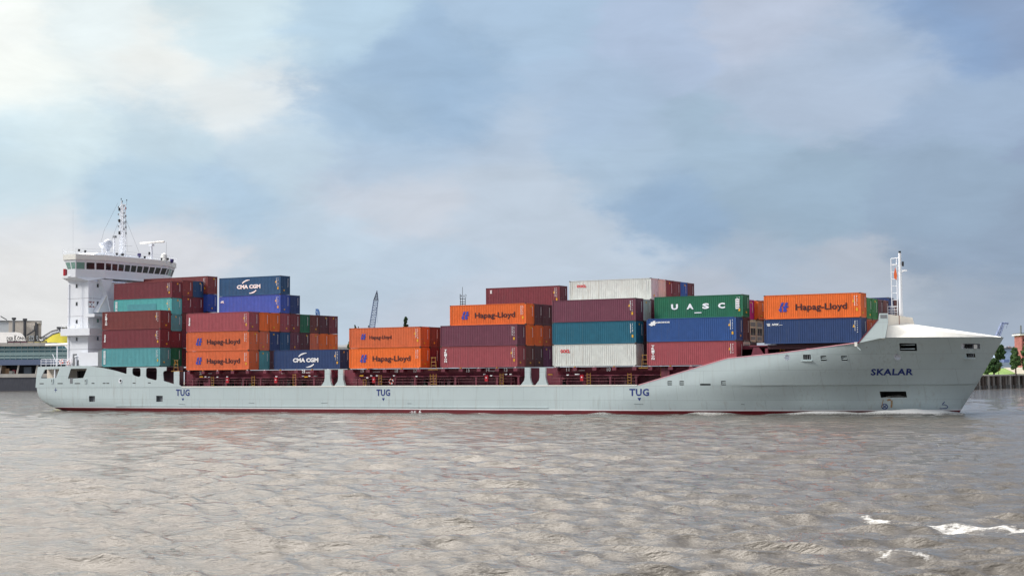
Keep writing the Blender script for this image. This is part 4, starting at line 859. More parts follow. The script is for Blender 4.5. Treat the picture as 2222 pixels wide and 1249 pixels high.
# ------------------------------------------------------------------ containers
RW = 2.5534; CW = 2.438; L40 = 12.192
BX = {'A': -172.94, 'B': -155.42, 'C': -140.49, 'D': -124.86, 'E': -109.38, 'F': -91.79, 'G': -78.06, 'H': -62.19}
BN = {'A': 'stack beside the white tower', 'B': 'second stack from the stern', 'C': 'gap before the first hull pillars', 'D': 'low stack right of the first pillars',
      'E': 'stack ahead of the second pillars', 'F': 'stack right of the second pillars', 'G': 'stack where the hull side rises', 'H': 'foremost stack by the foremast'}
BN['E'] = 'stack left of the second pillars'
meshes = {}
def body_mesh(L, H, pk_):
    key = ('b', L, H, pk_)
    if key in meshes: return meshes[key]
    mt = paint(pk_); b = MB(); d = .036; p = .278; x = .14; P = []
    n = int((L-.30)/p); st0 = (L-n*p)/2
    P.append((.10, d))
    for i in range(n):
        x = st0+i*p; P += [(x+.02, d), (x+.07, 0), (x+.14, 0), (x+.19, d)]
    P.append((L-.10, d)); z0, z1 = .16, H-.08; W_ = CW
    for ysgn in (0, 1):
        V = []
        for (px, py) in P:
            yy = py+.02 if ysgn == 0 else W_-py-.02
            V += [(px, yy, z0), (px, yy, z1)]
        F = [(2*i, 2*i+2, 2*i+3, 2*i+1) for i in range(len(P)-1)]
        b.add(V, F if ysgn == 0 else [f[::-1] for f in F], mt)
    b.box((.05, .05, H-.07), (L-.05, W_-.05, H-.02), mt); b.box((.05, .06, .10), (L-.05, W_-.06, .16), mt); b.box((.04, .06, .16), (.08, W_-.06, H-.1), mt)
    o = b.build('body'); me = o.data; bpy.data.objects.remove(o); meshes[key] = me; return me
def frame_mesh(L, H, pk_):
    key = ('f', L, H, pk_)
    if key in meshes: return meshes[key]
    mt = paint(pk_); ct = mat('corner casting', (70, 60, 58), .6); b = MB(); W_ = CW
    ex = (L-L40)/2 if L > 12.5 else 0
    for x in (0, L-.15):
        for y in (0, W_-.12): b.box((x, y, .12), (x+.15, y+.12, H-.12), mt)
    for y in (0, W_-.06): b.box((.15, y, 0.02), (L-.15, y+.06, .16), mt); b.box((.15, y, H-.07), (L-.15, y+.06, H-.01), mt)
    for x in (0.01, L-.11): b.box((x, .12, 0.02), (x+.10, W_-.12, .15), mt); b.box((x, .12, H-.11), (x+.10, W_-.12, H-.01), mt)
    for x in (0, L-.178):
        for y in (0, W_-.162):
            for z in (0, H-.118): b.box((x-.004, y-.004, z), (x+.182, y+.166, z+.118), ct)
    o = b.build('frame'); me = o.data; bpy.data.objects.remove(o); meshes[key] = me; return me
def door_mesh(L, H, pk_, style):
    key = ('d', L, H, pk_, style)
    if key in meshes: return meshes[key]
    mt = paint(pk_); b = MB(); W_ = CW; x = L-.05
    if style == 'door':
        for y0, y1 in ((.13, W_/2-.01), (W_/2+.01, W_-.13)): b.box((x-.05, y0, .16), (x, y1, H-.12), mt)
        for y in (.42, .88, W_-.88, W_-.42): b.tube((x+.025, y, .2), (x+.025, y, H-.16), .02, mt, 5)
        for y in (.5, W_-.6): b.box((x+.01, y-.2, H*.38), (x+.035, y+.2, H*.38+.05), m_grey)
    elif style == 'plain':
        P = []; n = 7; p = (W_-.26)/n
        V = []; 
        for i in range(n): yy = .13+i*p; P += [(yy, 0), (yy+p*.3, 0), (yy+p*.45, .045), (yy+p*.85, .045)]
        P.append((W_-.13, 0))
        for yy, dx in P: V += [(x-dx, yy, .15), (x-dx, yy, H-.11)]
        b.add(V, [(2*i, 2*i+2, 2*i+3, 2*i+1) for i in range(len(P)-1)], mt)
    else:   # refrigeration unit
        b.box((x-.08, .13, .16), (x, W_-.13, H-.12), mt)
        for y in (.35, 1.3): b.box((x, y, H*.30), (x+.02, y+.8, H*.62), mat('reefer unit dark', (34, 40, 56), .5)); b.lathe((x+.02, y+.4, H*.50), [(.3, 0), (.3, .02)], m_black, 12, 'X')
        b.box((x, .3, H*.7), (x+.02, 2.1, H*.88), m_grey); b.box((x, .3, .3), (x+.02, 2.0, .7), m_grey)
    o = b.build('door'); me = o.data; bpy.data.objects.remove(o); meshes[key] = me; return me
mk_cache = {}
def tri_join(parts):  # list of (MB)
    return parts
def logo_blocks(kind, L, H):
    """list of meshes drawn on the side panel (x from the left, z from the floor, y=-.0)"""
    out = []
    def T(body, x, z, h, mt, w=None, bold=.02, sp=1, shear=0, rot=0):
        me, ww = text(body, h, mt, bold, width=w, spacing=sp, shear=shear)
        if rot: me.transform(Matrix.Rotation(math.radians(rot), 4, 'Y'))
        me.transform(Matrix.Translation((x, -.003, z))); out.append(me)
    def Bx(pts, mt):
        b = MB(); b.prism([(x, -.003, z) for x, z in pts], (0, -.01, 0), mt); o = b.build('x'); out.append(o.data); bpy.data.objects.remove(o)
    def arc(cx, cz, rx, rz, a0, a1, w, mt):
        n = 12; o1 = []; i1 = []
        for i in range(n+1):
            t = math.radians(a0+(a1-a0)*i/n); f = math.sin(math.pi*(i/n)*.62+.35) if 1 else 1; ww = w*f
            o1.append((cx+(rx+ww/2)*math.cos(t), cz+(rz+ww/2)*math.sin(t))); i1.append((cx+(rx-ww/2)*math.cos(t), cz+(rz-ww/2)*math.sin(t)))
        Bx(o1+i1[::-1], mt)
    def emblem(x, z, s):
        q = lambda P: Bx([(x+a*s, z+b*s) for a, b in P], m_logo)
        q([(.14, .0), (.0, .26), (.10, .30), (.34, 1.0), (.62, 1.0), (.46, .60), (.36, .60), (.30, .42), (.44, .42), (.36, .22), (.42, .0)])
        q([(.50, .0), (.58, .42), (.48, .42), (.54, .60), (.66, .60), (.80, 1.0), (1.08, 1.0), (.94, .62), (1.14, .62), (1.04, .44), (.90, .44), (.84, .26), (.98, .22), (.86, .0)])
    if kind == 'HL': emblem(L*.155, H*.30, H*.38); T('Hapag-Lloyd', L*.335, H*.27, H*.34, m_letd, w=L*.525, bold=.018)
    if kind == 'HLs': emblem(L*.165, H*.42, H*.28); T('Hapag-Lloyd', L*.29, H*.38, H*.23, m_letd, w=L*.31, bold=.014)
    if kind == 'CMA':
        T('CMA CGM', L*.295, H*.36, H*.22, m_letw, w=L*.385, bold=.055)
        arc(L*.50, H*.47, L*.135, H*.36, 88, 150, .22, m_letw); arc(L*.50, H*.47, L*.135, H*.36, 268, 325, .22, m_letw)
    if kind == 'OOCL': T('OOCL', L*.095, H*.67, H*.13, m_letr, w=L*.118, bold=.05)
    if kind == 'OOCL2': T('OOCL', L*.095, H*.62, H*.16, m_letr, w=L*.118, bold=.05)
    if kind == 'UASC':
        for i, c in enumerate('UASC'): T(c, L*(.195+.177*i), H*.40-.0, H*.25, m_letw, w=L*.078, bold=.05)
        Bx([(L*.46, H*.22), (L*.54, H*.22), (L*.54, H*.26), (L*.46, H*.26)], m_letw); Bx([(L*.92, H*.36), (L*.96, H*.36), (L*.96, H*.80), (L*.92, H*.80)], m_letw)
        for k in range(4): Bx([(L*.925, H*(.42+.1*k)), (L*.955, H*(.42+.1*k)), (L*.955, H*(.45+.1*k)), (L*.925, H*(.45+.1*k))], paint('green'))
    if kind == 'CRONOS':
        T('CRONOS', L*.11, H*.80, H*.07, m_letw, w=L*.155, bold=.05)
        Bx([(L*.02, H*.76), (L*.045, H*.79), (L*.05, H*.86), (L*.07, H*.86), (L*.075, H*.90), (L*.10, H*.91), (L*.10, H*.84), (L*.118, H*.80), (L*.10, H*.78), (L*.095, H*.70), (L*.075, H*.72), (L*.06, H*.68), (L*.04, H*.71)], m_letw)
    if kind == 'NYK':
        for k in range(3): Bx([(L*(.025+.004*k), H*(.84-.04*k)), (L*(.062), H*(.84-.04*k)), (L*.066, H*(.815-.04*k)), (L*(.029+.004*k), H*(.815-.04*k))], m_letw)
        T('NYK', L*.082, H*.755, H*.085, m_letw, w=L*.075, bold=.05, shear=.2); Bx([(L*.16, H*.765), (L*.195, H*.765), (L*.195, H*.78), (L*.16, H*.78)], m_letw)
    if kind == 'TRITON':
        h = .33; n = 6; Z1 = H*.88; st_z = H*.64/n
        for i, c in enumerate('TRITON'): T(c, L*.052, Z1-(i+1)*st_z+.03, st_z-.05, m_letw, w=.42, bold=.05)
    if kind == 'FLOR':
        me, ww = text('florens', .36, m_letw, .05, width=H*.42); me.transform(Matrix.Rotation(math.radians(-90), 4, 'Y')); me.transform(Matrix.Translation((L*.062, -.003, H*.34))); out.append(me)
    if kind == 'TEX':
        Bx([(L*.03, H*.14), (L*.062, H*.14), (L*.062, H*.88), (L*.03, H*.88)], m_letw)
        for i, c in enumerate('TEXTAINER'): T(c, L*.035, H*(.80-.077*i), H*.062, paint('turquoise'), w=.28, bold=.03)
    if kind == 'APL': T('APL', L*.022, H*.64, H*.12, m_letw, w=L*.06, bold=.05, shear=.2)
    if kind == 'BOX': Bx([(L*.06, H*.72), (L*.085, H*.72), (L*.085, H*.88), (L*.06, H*.88)], m_letw); T('10', L*.065, H*.76, H*.08, m_letd, bold=.02)
    if kind == 'shade': Bx([(L*.24, H*.05), (L*.74, H*.05), (L*.74, H*.68), (L*.24, H*.68)], mat('repainted turquoise', (70, 142, 150), .5)); T('TEXTAINER', L*.03, 0, .1, m_letw); out.pop()  # darker rectangle over the middle of the side panel
    return out
def data_marks(L, H, seed, yel):
    r = random.Random(seed); b = MB(); x = L*.935
    for col_, n in ((0, 9), (1, 6)):
        z = H*.88
        for k in range(n):
            w = r.uniform(.07, .14); b.prism([(x+.28*col_, -.003, z), (x+.28*col_+w*.8, -.003, z), (x+.28*col_+w*.8, -.003, z-.09), (x+.28*col_, -.003, z-.09)], (0, -.008, 0), m_letw); z -= .14 if col_ == 0 else r.uniform(.16, .3)
    if yel: b.prism([(x+.2, -.003, H*.26), (x+.42, -.003, H*.26), (x+.42, -.003, H*.38), (x+.2, -.003, H*.38)], (0, -.01, 0), m_ylw)
    b.prism([(x-.25, -.003, H*.62), (x-.11, -.003, H*.74), (x+.02, -.003, H*.62)], (0, -.01, 0), m_ylw) if r.random() < .4 else None
    o = b.build('x'); me = o.data; bpy.data.objects.remove(o); return me
def end_marks(L, H, seed, txt):
    r = random.Random(seed); b = MB(); x = L+.005; y = CW*.78
    z = H*.86
    while z > H*r.uniform(.35, .5): b.box((x-.05, y, z-.1), (x, y+.07, z), m_letw); z -= .15
    if r.random() < .75: yy = CW*r.uniform(.3, .65); zz = H*r.choice([.16, .18, .82]); b.box((x-.05, yy, zz), (x+.005, yy+.26, zz+.22), m_ylw)
    o = b.build('x'); ms_ = [o.data]; bpy.data.objects.remove(o)
    return ms_
TIERN = ['lowest tier', 'second tier', 'third tier', 'fourth tier', 'fifth tier']; ROWN = ['nearest row', 'second row', 'third row', 'fourth row', 'fifth row', 'sixth row', 'seventh row', 'eighth row', 'ninth row']
cid = 0
def container(bay, row, tier, z, H, colr, logo=None, L=L40, look=None, end='door', dx=0, label=None, side=None):
    global cid; cid += 1
    side = (row == 0 or logo is not None) if side is None else side
    root = empty('shipping_container', (BX[bay]+dx-(L-L40)/2*(1 if L > 12.5 else 0), row*RW, z))
    lab = label or ('%s container, %s, %s, %s' % ((look or colr), TIERN[tier-1], ROWN[row], BN[bay]))
    tag(root, lab, 'container', 'shipping containers stacked on the ship')
    link('body', body_mesh(L, H, colr), root); link('frame', frame_mesh(L, H, colr), root)
    link('door' if end != 'reefer' else 'refrigeration_unit', door_mesh(L, H, colr, end), root)
    if logo:
        for lg_ in logo.split('+'):
            ms_ = logo_blocks(lg_, L, H)
            if ms_: me = join(ms_, 'lettering'); link('lettering' if lg_ != 'shade' else 'repainted_patch', me, root)
    if side and colr not in ('magenta',): me = data_marks(L, H, cid, cid % 3 != 0); link('data_marking', me, root)
    if end != 'reefer':
        ms_ = end_marks(L, H, cid*7, None); o = link('end_marking', ms_[0], root)
    return root
h, s_ = 2.896, 2.591; G_ = .035
def stack(bay, row, z, items):
    for it in items:
        tier, H, colr = it[0], it[1], it[2]; kw = it[3] if len(it) > 3 else {}
        if colr is None: z += H+G_; continue
        container(bay, row, tier, z, H, colr, **kw); z += H+G_
    return z
ZA, ZB, ZH = 7.01, 6.31, 8.82
n_ = None
stack('A', 0, ZA, [(1, h, 'turquoise', dict(logo='TEX', look='turquoise, white lettered strip,')), (2, h, 'maroon', dict(logo='FLOR', look='maroon, upright white script,')), (3, h, 'red brown', dict(logo='TRITON', look='red brown, upright white letters,'))])
stack('A', 1, ZA, [(1, h, 'green', dict(look='dark green')), (2, s_, 'maroon'), (3, s_, 'turquoise'), (4, s_, 'bright turquoise', dict(logo='TEX+shade', look='bright turquoise, darker patch,')), (5, s_, 'maroon', dict(side=True))])
stack('A', 2, ZA, [(1, h, 'dark maroon'), (2, h, 'plum maroon'), (3, s_, 'brown'), (4, s_, 'maroon', dict(label='maroon container end below the red brown one, third row, tower stack')), (5, s_, 'red brown', dict(label='red brown container end beside a petrol blue end, top of tower stack'))])
stack('A', 3, ZA, [(1, h, n_), (2, h, n_), (3, s_, 'rose maroon'), (4, s_, 'maroon', dict(label='maroon container end directly under the petrol blue end, tower stack')), (5, s_, 'petrol blue')])
stack('A', 4, ZA, [(1, h, n_), (2, h, n_), (3, h, 'dark blue'), (4, h, 'vivid blue', dict(L=13.716, label='long blue container end between maroon ends and the blue side')), (5, h, 'red brown', dict(L=13.716, side=True, label='long red brown container topping the tower stack, highest beside the bridge'))])
B1 = [('orange', 'HL', 'orange, blue emblem and dark name,'), ('turquoise', None, None), ('dark maroon', None, None)]
stack('B', 0, ZB, [(1, h, 'dull orange', dict(logo='HL', label='orange container with dark name, bottom of the second stack from stern')), (2, h, 'dull orange', dict(logo='HL', label='orange container with dark name, middle of the second stack from stern')), (3, h, 'rose maroon', dict(logo='FLOR', look='maroon, white script,'))])
mid = ['faded orange', 'dark blue', 'petrol blue', 'plum maroon', 'dark maroon', 'faded orange', 'orange', 'orange']; top = ['orange', 'orange', 'rose maroon', 'maroon', 'green', 'brown', 'dark maroon', 'maroon']
bot = ['turquoise', 'dark maroon']
for i in range(8):
    it = [(1, h, bot[i] if i < 2 else n_, dict(end='plain' if i == 0 else 'door')), (2, h, mid[i], dict(look=mid[i]+' end of')), (3, h, top[i], dict(look=top[i]+' end of', end='plain' if i in (0, 1) else 'door'))]
    if i == 2: it += [(4, h, 'bright blue', dict(logo='APL', look='bright blue, white mark,')), (5, h, 'petrol blue', dict(logo='CMA', label='dark blue container with white name and arcs, highest near the stern'))]
    if i == 3: it += [(4, h, 'dark blue', dict(look='dark blue end of'))]
    stack('B', i+1, ZB, it)
stack('C', 1, ZB, [(1, h, 'navy blue', dict(logo='CMA', label='lone dark blue container with white name and arcs, on the lowest tier'))])
stack('D', 0, ZB, [(1, h, 'orange', dict(logo='HL', label='bright orange container with large dark name, lower of the two tier stack')), (2, h, 'dull orange', dict(logo='HLs', label='faded orange container with small dark name, upper of the two tier stack'))])
stack('D', 1, ZB, [(1, h, 'dark red'), (2, h, 'brown')])
stack('E', 0, ZB, [(1, h, 'rose maroon', dict(logo='TRITON', label='rose maroon container, upright white letters, left of second pillar pair')), (2, h, 'plum maroon', dict(label='plum container with yellow placards, above the rose maroon one'))])
stack('E', 1, ZB, [(1, h, 'brown'), (2, h, 'orange', dict(end='plain')), (3, h, 'orange', dict(logo='HL', end='plain', label='bright orange container with dark name, resting on the plum container'))])
stack('D', 2, ZB, [(1, h, 'dark maroon', dict(label='dark maroon container glimpsed behind the dark red end, lower tier, low stack')), (2, h, 'dark maroon', dict(label='dark maroon container glimpsed behind the brown end, upper tier, low stack'))])
stack('E', 4, ZB, [(1, h, 'dark maroon'), (2, h, 'dark maroon'), (3, h, 'dark maroon')])
stack('E', 2, ZB, [(1, h, 'dark maroon'), (2, h, 'orange', dict(end='plain')), (3, h, 'dark maroon')])
stack('E', 3, ZB, [(1, h, 'purple'), (2, h, 'rust orange'), (3, h, 'dark maroon')])
stack('E', 5, ZB, [(1, h, n_), (2, h, n_), (3, h, n_), (4, h, 'maroon', dict(logo='BOX', label='maroon container with small white square, highest behind the orange one'))])
stack('F', 0, ZB, [(1, h, 'white', dict(logo='OOCL2', label='white container with red letters, lowest beside the second pillars')), (2, h, 'teal blue', dict(side=True)), (3, h+.06, 'plum maroon', dict(side=True, label='plum container above the teal blue one, right of second pillars'))])
stack('F', 1, ZB, [(1, h, 'dark maroon'), (2, h, 'dark maroon'), (3, h, 'grey white', dict(end='plain'))])
stack('F', 2, ZB, [(1, h, 'brown'), (2, h, 'dark maroon'), (3, h, 'dark maroon'), (4, h, 'white', dict(logo='OOCL', end='plain', label='white container with red letters, highest on the ship amidships'))])
for i, (c, e) in enumerate((('cream', 'plain'), ('maroon', 'plain'), ('maroon', 'door'), ('light blue', 'door'), ('maroon', 'door'))):
    stack('F', 3+i, ZB, [(1, h, n_), (2, h, n_), (3, h, n_), (4, h, c, dict(end=e, look=c+' end of'))])
stack('G', 0, ZB, [(1, h+.1, 'rose maroon', dict(logo='TRITON', label='rose maroon container with upright letters, half hidden by rising hull')), (2, h+.1, 'blue', dict(logo='CRONOS', label='blue container with white emblem and name, under the green one'))])
stack('G', 1, ZB, [(1, h+.1, 'white', dict(end='reefer', side=False)), (2, h+.1, 'dark maroon'), (3, h, 'green', dict(logo='UASC', label='dark green container with four spaced white letters'))])
stack('G', 2, ZB, [(1, h, 'dark maroon'), (2, h, 'cream', dict(end='reefer', label='left of two white refrigerated container ends ahead of green container')), (3, s_-.05, 'magenta', dict(dx=-.3, label='magenta container behind the green one, left of the orange end'))])
stack('G', 3, ZB, [(1, h, n_), (2, h, 'cream', dict(end='reefer', label='right of two white refrigerated container ends ahead of green container')), (3, s_-.08, 'orange', dict(end='plain', dx=.2, label='orange container end between two magenta ones'))])
stack('G', 4, ZB, [(1, h, n_), (2, h, 'dark maroon'), (3, s_, 'magenta', dict(label='magenta container end right of the orange one'))])
stack('H', 0, ZH, [(1, h+.1, 'navy blue', dict(logo='NYK', end='plain', label='navy blue container with small white mark, under the foremost orange one')), (2, h+.1, 'orange', dict(logo='HL', end='plain', label='orange container with dark name, foremost and topmost by the foremast'))])
stack('H', 1, ZH, [(1, h, 'rust orange'), (2, s_, 'light green')]); stack('H', 2, ZH, [(1, h, 'rust orange'), (2, s_, 'light green')])
stack('H', 3, ZH, [(1, h, n_), (2, s_, 'dark maroon')]); stack('H', 4, ZH, [(1, h, n_), (2, s_, 'brown')])
stack('H', 5, ZH, [(1, h, n_), (2, h+.15, 'dark blue', dict(side=True))]); stack('H', 6, ZH, [(1, h, n_), (2, h, 'brown')])

# ------------------------------------------------------------------ far shore, laid out in a frame turned like the river bend
def hz(u): return 816-.0069414*(u-1111)
class Far:
    """local frame at a given distance: a to the right, d away, z up"""
    def __init__(s, Z): s.Z = Z
    def back(s, u, d): return ((u-1111)/FPX*d, d, 0)
    def p(s, u, v, d=0): k = (s.Z+d)/FPX; return ((u-1111)*k, s.Z+d, CP.z+(hz(u)-v)*k)
def farthing(name, label, cat, group=None):
    o = empty(name, (CP.x, CP.y, 0), TH); tag(o, label, cat, group); return o
def fbox(mb, fr_, u0, v0, u1, v1, depth, mt, d=0):
    a = fr_.p(u0, v0, d); b = fr_.p(u1, v1, d); mb.box((a[0], a[1], min(a[2], b[2])), (b[0], b[1]+depth, max(a[2], b[2])), mt)
m_quay = mat('dark quay wall', (84, 86, 94), .7, var=.15, scale=.3, dirt=((50, 50, 56), .5, .6)); m_conc = mat('pale concrete', (190, 186, 178), .7, var=.12, scale=.3)
m_beigew = mat('beige cladding', (214, 206, 196), .7, var=.05, scale=.1); m_greyw = mat('grey cladding', (202, 208, 212), .7, var=.05, scale=.1)
m_mull = mat('mullion grey green', (150, 176, 176), .5); m_bluegrey = mat('blue grey band', (108, 122, 150), .6); m_yellowr = mat('yellow roof', (232, 222, 90), .6, var=.05)
m_roofw = mat('white tent roof', (232, 232, 232), .5, var=.03); m_truss = mat('dark truss', (70, 72, 78), .6)
FL = Far(688)
bank = MB(); a = FL.p(-260, 847, 2); b = FL.p(1500, 847); 
bank.box((a[0], 691, -2), (FL.p(3600, 0)[0]*1.2, 2600, 2.2), mat('bank earth', (110, 108, 100), .9))
o = bank.build('far_bank'); o.location = (CP.x, CP.y, 0); o.rotation_euler = (0, 0, TH); tag(o, kind='structure')
q = farthing('quay_wall', 'dark grey quay wall below the theatre at the left edge', 'wall')
w = MB(); fbox(w, FL, -300, 816, 330, 851, 3, m_quay); w.build('wall', q); w = MB(); fbox(w, FL, -300, 813, 330, 816.5, 4, m_conc, -.3); w.build('coping', q)
th = farthing('theatre_building', 'glass fronted theatre on the far bank, left of the ship', 'building')
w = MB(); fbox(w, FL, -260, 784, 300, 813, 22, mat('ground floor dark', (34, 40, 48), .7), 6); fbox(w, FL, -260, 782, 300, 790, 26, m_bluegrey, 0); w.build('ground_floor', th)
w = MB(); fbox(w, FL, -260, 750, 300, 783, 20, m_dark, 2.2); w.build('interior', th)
rr_ = random.Random(5); w = MB()
u = -255
while u < 300:
    for v0, v1 in ((751, 766), (769.5, 782)):
        a = FL.p(u, v0, 1); b = FL.p(u+11.5, v1, 1); w.box((a[0], a[1]+rr_.uniform(0, .15), b[2]), (b[0], b[1]+.3, a[2]), m_glasst)
    u += 12.6
w.build('glass_facade', th)
w = MB(); u = -255.5
while u < 300: fbox(w, FL, u-.7, 750, u+.4, 783, .6, m_mull, .3); u += 12.6
fbox(w, FL, -260, 766, 300, 769.4, .7, m_mull, .2); fbox(w, FL, -260, 775.2, 300, 775.8, .5, m_mull, .35); fbox(w, FL, -260, 758.5, 300, 759, .5, m_mull, .35); w.build('mullion', th)
w = MB(); fbox(w, FL, -262, 745.5, 118, 750.4, 27, m_conc, -1); w.build('roof', th)
w = MB()
for u in (-60, -38, 1, 39, 80, 120): a = FL.p(u-2, 813, 1); b = FL.p(u+2, 790, 1); w.tube(a, b, .45, m_conc, 6).cut()
w.build_each('terrace_column', th); w = MB()
for u, v, c, ww in ((15, 805, (150, 120, 90), 10), (30, 808, (150, 60, 70), 6), (26, 810.5, (190, 190, 180), 12), (60, 802, (90, 100, 110), 16), (8, 800, (110, 90, 70), 8)): fbox(w, FL, u-ww/2, v-6, u+ww/2, 813, 1.5, mat('terrace %d' % u, c, .7), 3); w.cut()
w.build_each('terrace_stall', th)
w = MB(); pr = [(-220, 748), (-220, 722), (36, 720.5), (46, 723), (53, 731), (58, 746.5)]; w.prism([FL.p(u, v, 12) for u, v in pr], FL.back(40, 30), m_roofw); w.build('tent_roof', th)
w = MB(); pr = [(84, 745), (98, 737), (112, 727), (128, 722.5), (200, 716), (260, 722), (290, 746)]; w.prism([FL.p(u, v, 14) for u, v in pr], FL.back(80, 34), m_yellowr); w.build('yellow_roof', th)
w = MB(); P1 = [(86, 735), (98, 727), (112, 718.5), (126, 715)]; P2 = [(90, 741), (102, 733), (114, 725), (128, 721)]
w.path([FL.p(u, v, 9) for u, v in P1], .35, m_truss, 5); w.path([FL.p(u, v, 9) for u, v in P2], .35, m_truss, 5)
for k in range(13):
    t = k/12*3; i = min(2, int(t)); f = t-i; p = Vector(FL.p(*P1[i], 9)).lerp(Vector(FL.p(*P1[i+1], 9)), f); q_ = Vector(FL.p(*P2[i], 9)).lerp(Vector(FL.p(*P2[i+1], 9)), f); w.tube(p, q_, .28, m_white, 5)
    if k < 12: t2 = (k+1)/12*3; i2 = min(2, int(t2)); f2 = t2-i2; w.tube(p, Vector(FL.p(*P2[i2], 9)).lerp(Vector(FL.p(*P2[i2+1], 9)), f2), .22, m_white, 4)
fbox(w, FL, 122, 709, 136, 713, 3, m_truss, 9); fbox(w, FL, 126, 713, 131, 720, 3, m_truss, 9); fbox(w, FL, 136, 713, 150, 717, 2, m_conc, 9)
for u in (141, 146, 151, 155): fbox(w, FL, u, 708, u+2, 719, 1.5, m_truss if u != 146 else m_white, 9)
w.build('roof_truss', th)
w = MB(); fbox(w, FL, 14, 739.6, 101, 740.4, .3, m_truss, -1)
u = 15
while u <= 101: fbox(w, FL, u, 739, u+.9, 746, .3, m_truss, -1); u += 14.2
for u0, u1, c in ((16, 58, (150, 110, 120)), (60, 72, (230, 210, 170)), (74, 100, (226, 210, 130))): fbox(w, FL, u0, 741, u1, 743.8, .2, mat('sign lightbox %d' % u0, c, .6), -.8)
w.build('sign_frame', th)
for body, u0, u1, v0, v1 in (('DER', 14, 28.5, 731, 738.5), ('K', 30.5, 36, 727, 740), ('ÖNIG', 36.5, 56, 729, 737.5), ('DER', 59, 72, 731, 737.5), ('L', 75, 80, 725, 739), ('ÖWEN', 79.5, 101, 728, 737.2)):
    a = FL.p(u0, v1, -1.2); b = FL.p(u1, v0, -1.2); me, _ = text(body, b[2]-a[2], m_dark, .03, width=b[0]-a[0]); me.transform(Matrix.Translation(a)); link('sign_letters', me, th)
fac = farthing('factory_hall', 'tall beige hall with chimneys behind the theatre, left edge', 'building')
FF = Far(900); w = MB(); w.prism([FF.p(18, 695.5), FF.p(89, 696.5), FF.p(89, 760), FF.p(18, 760)], FF.back(87, 60), m_beigew); w.prism([FF.p(-200, 694.5, .5), FF.p(18, 695.2, .5), FF.p(18, 760, .5), FF.p(-200, 760, .5)], FF.back(16, 60), m_greyw); w.build('wall', fac)
w = MB(); w.prism([FF.p(-200, 694.4, -.4), FF.p(89.5, 696, -.4), FF.p(89.5, 697, -.4), FF.p(-200, 695.6, -.4)], FF.back(87, 61), m_truss); w.build('roof_edge', fac)
for u, v in ((29, 689), (53, 691)): w = MB(); a = FF.p(u, 760, -3); b = FF.p(u, v, -3); w.tube(a, b, .9 if u > 40 else .8, m_grey if u < 40 else m_truss, 8); w.tube(b, (b[0], b[1], b[2]-1.2), 1.3, m_truss, 8); w.build('chimney', fac)
w = MB(); fbox(w, FF, 67, 706, 73, 715, 4, m_conc, -4); fbox(w, FF, 75, 699, 79, 740, 3, m_truss, -4); fbox(w, FF, 74, 698, 84, 702, 4, m_conc, -4); w.tube(FF.p(75, 716, -4), FF.p(58, 727, -4), .5, m_truss, 5); w.tube(FF.p(0, 686, -4), FF.p(14, 694, -4), .3, m_truss, 5)
for u in (62, 66, 70, 78): fbox(w, FF, u, 728, u+2, 742, 2, m_greyw, -4)
w.build('stair_tower', fac)

# right bank
FRQ = Far(455)
qr = farthing('piled_quay', 'timber piled quay wall right of the bow', 'quay')
A0 = FRQ.p(2080, 845); A1 = Far(620).p(2420, 836); a = Vector((A0[0], A0[1], 0)); b = Vector((A1[0], A1[1], 0)); dr = (b-a).normalized(); L_ = (b-a).length; nn = Vector((-dr.y, dr.x, 0))
m_pile = mat('weathered pile', (86, 76, 70), .8, var=.3, scale=.6); m_panel = mat('weathered sheet wall', (140, 136, 130), .8, var=.25, scale=.5, dirt=((84, 70, 62), .5, .7))
w = MB(); w.prism([a+Vector((0, 0, -1)), b+Vector((0, 0, -1)), b+Vector((0, 0, 4.2)), a+Vector((0, 0, 4.2))], nn*3, m_panel); w.build('wall', qr)
w = MB(); w.prism([a-nn*.9+Vector((0, 0, 4.1)), b-nn*.9+Vector((0, 0, 4.1)), b-nn*.9+Vector((0, 0, 4.55)), a-nn*.9+Vector((0, 0, 4.55))], nn*4, m_conc); w.build('coping', qr)
w = MB(); w.prism([a-nn*.7+Vector((0, 0, -1)), b-nn*.7+Vector((0, 0, -1)), b-nn*.7+Vector((0, 0, 1.05)), a-nn*.7+Vector((0, 0, 1.05))], nn*.6, mat('wet black timber', (30, 32, 32), .5)); w.build('waling', qr)
w = MB(); t = 1.0; k = 0
while t < L_:
    p = a+dr*t-nn*.55; w.tube(p+Vector((0, 0, -1)), p+Vector((0, 0, 4.2)), .55 if k % 2 else .38, m_pile if k % 3 != 1 else mat('pale pile', (168, 164, 158), .8), 7); w.cut(); t += rr_.choice([2.4, 3.2, 4.4, 5.5]); k += 1
w.build_each('pile', qr)
gr = MB(); g0 = a+nn*3; pts = []; cols_ = 30; rws = 12
for j in range(rws+1):
    for i in range(cols_+1):
        t = i/cols_; d = j/rws*90; p = a+dr*(L_*t)+nn*(2.9+d); z = 4.3+2.6*min(1, d/25)*(.7+.3*math.sin(t*9+1)); pts.append((p.x, p.y, z))
F = [(j*(cols_+1)+i, j*(cols_+1)+i+1, (j+1)*(cols_+1)+i+1, (j+1)*(cols_+1)+i) for j in range(rws) for i in range(cols_)]
gr.add(pts, F, mat('lawn', (96, 128, 58), .9, var=.3, scale=.12, dirt=((130, 128, 70), .52, .6))); o = gr.build('grass_bank', None, True); o.location = (CP.x, CP.y, 0); o.rotation_euler = (0, 0, TH); tag(o, kind='structure')
pa = MB(); p = a+dr*(L_*.36)+nn*4
F2 = Far(520); pth = [F2.p(2203, 811), F2.p(2240, 811.5), F2.p(2280, 806), F2.p(2219, 802)]
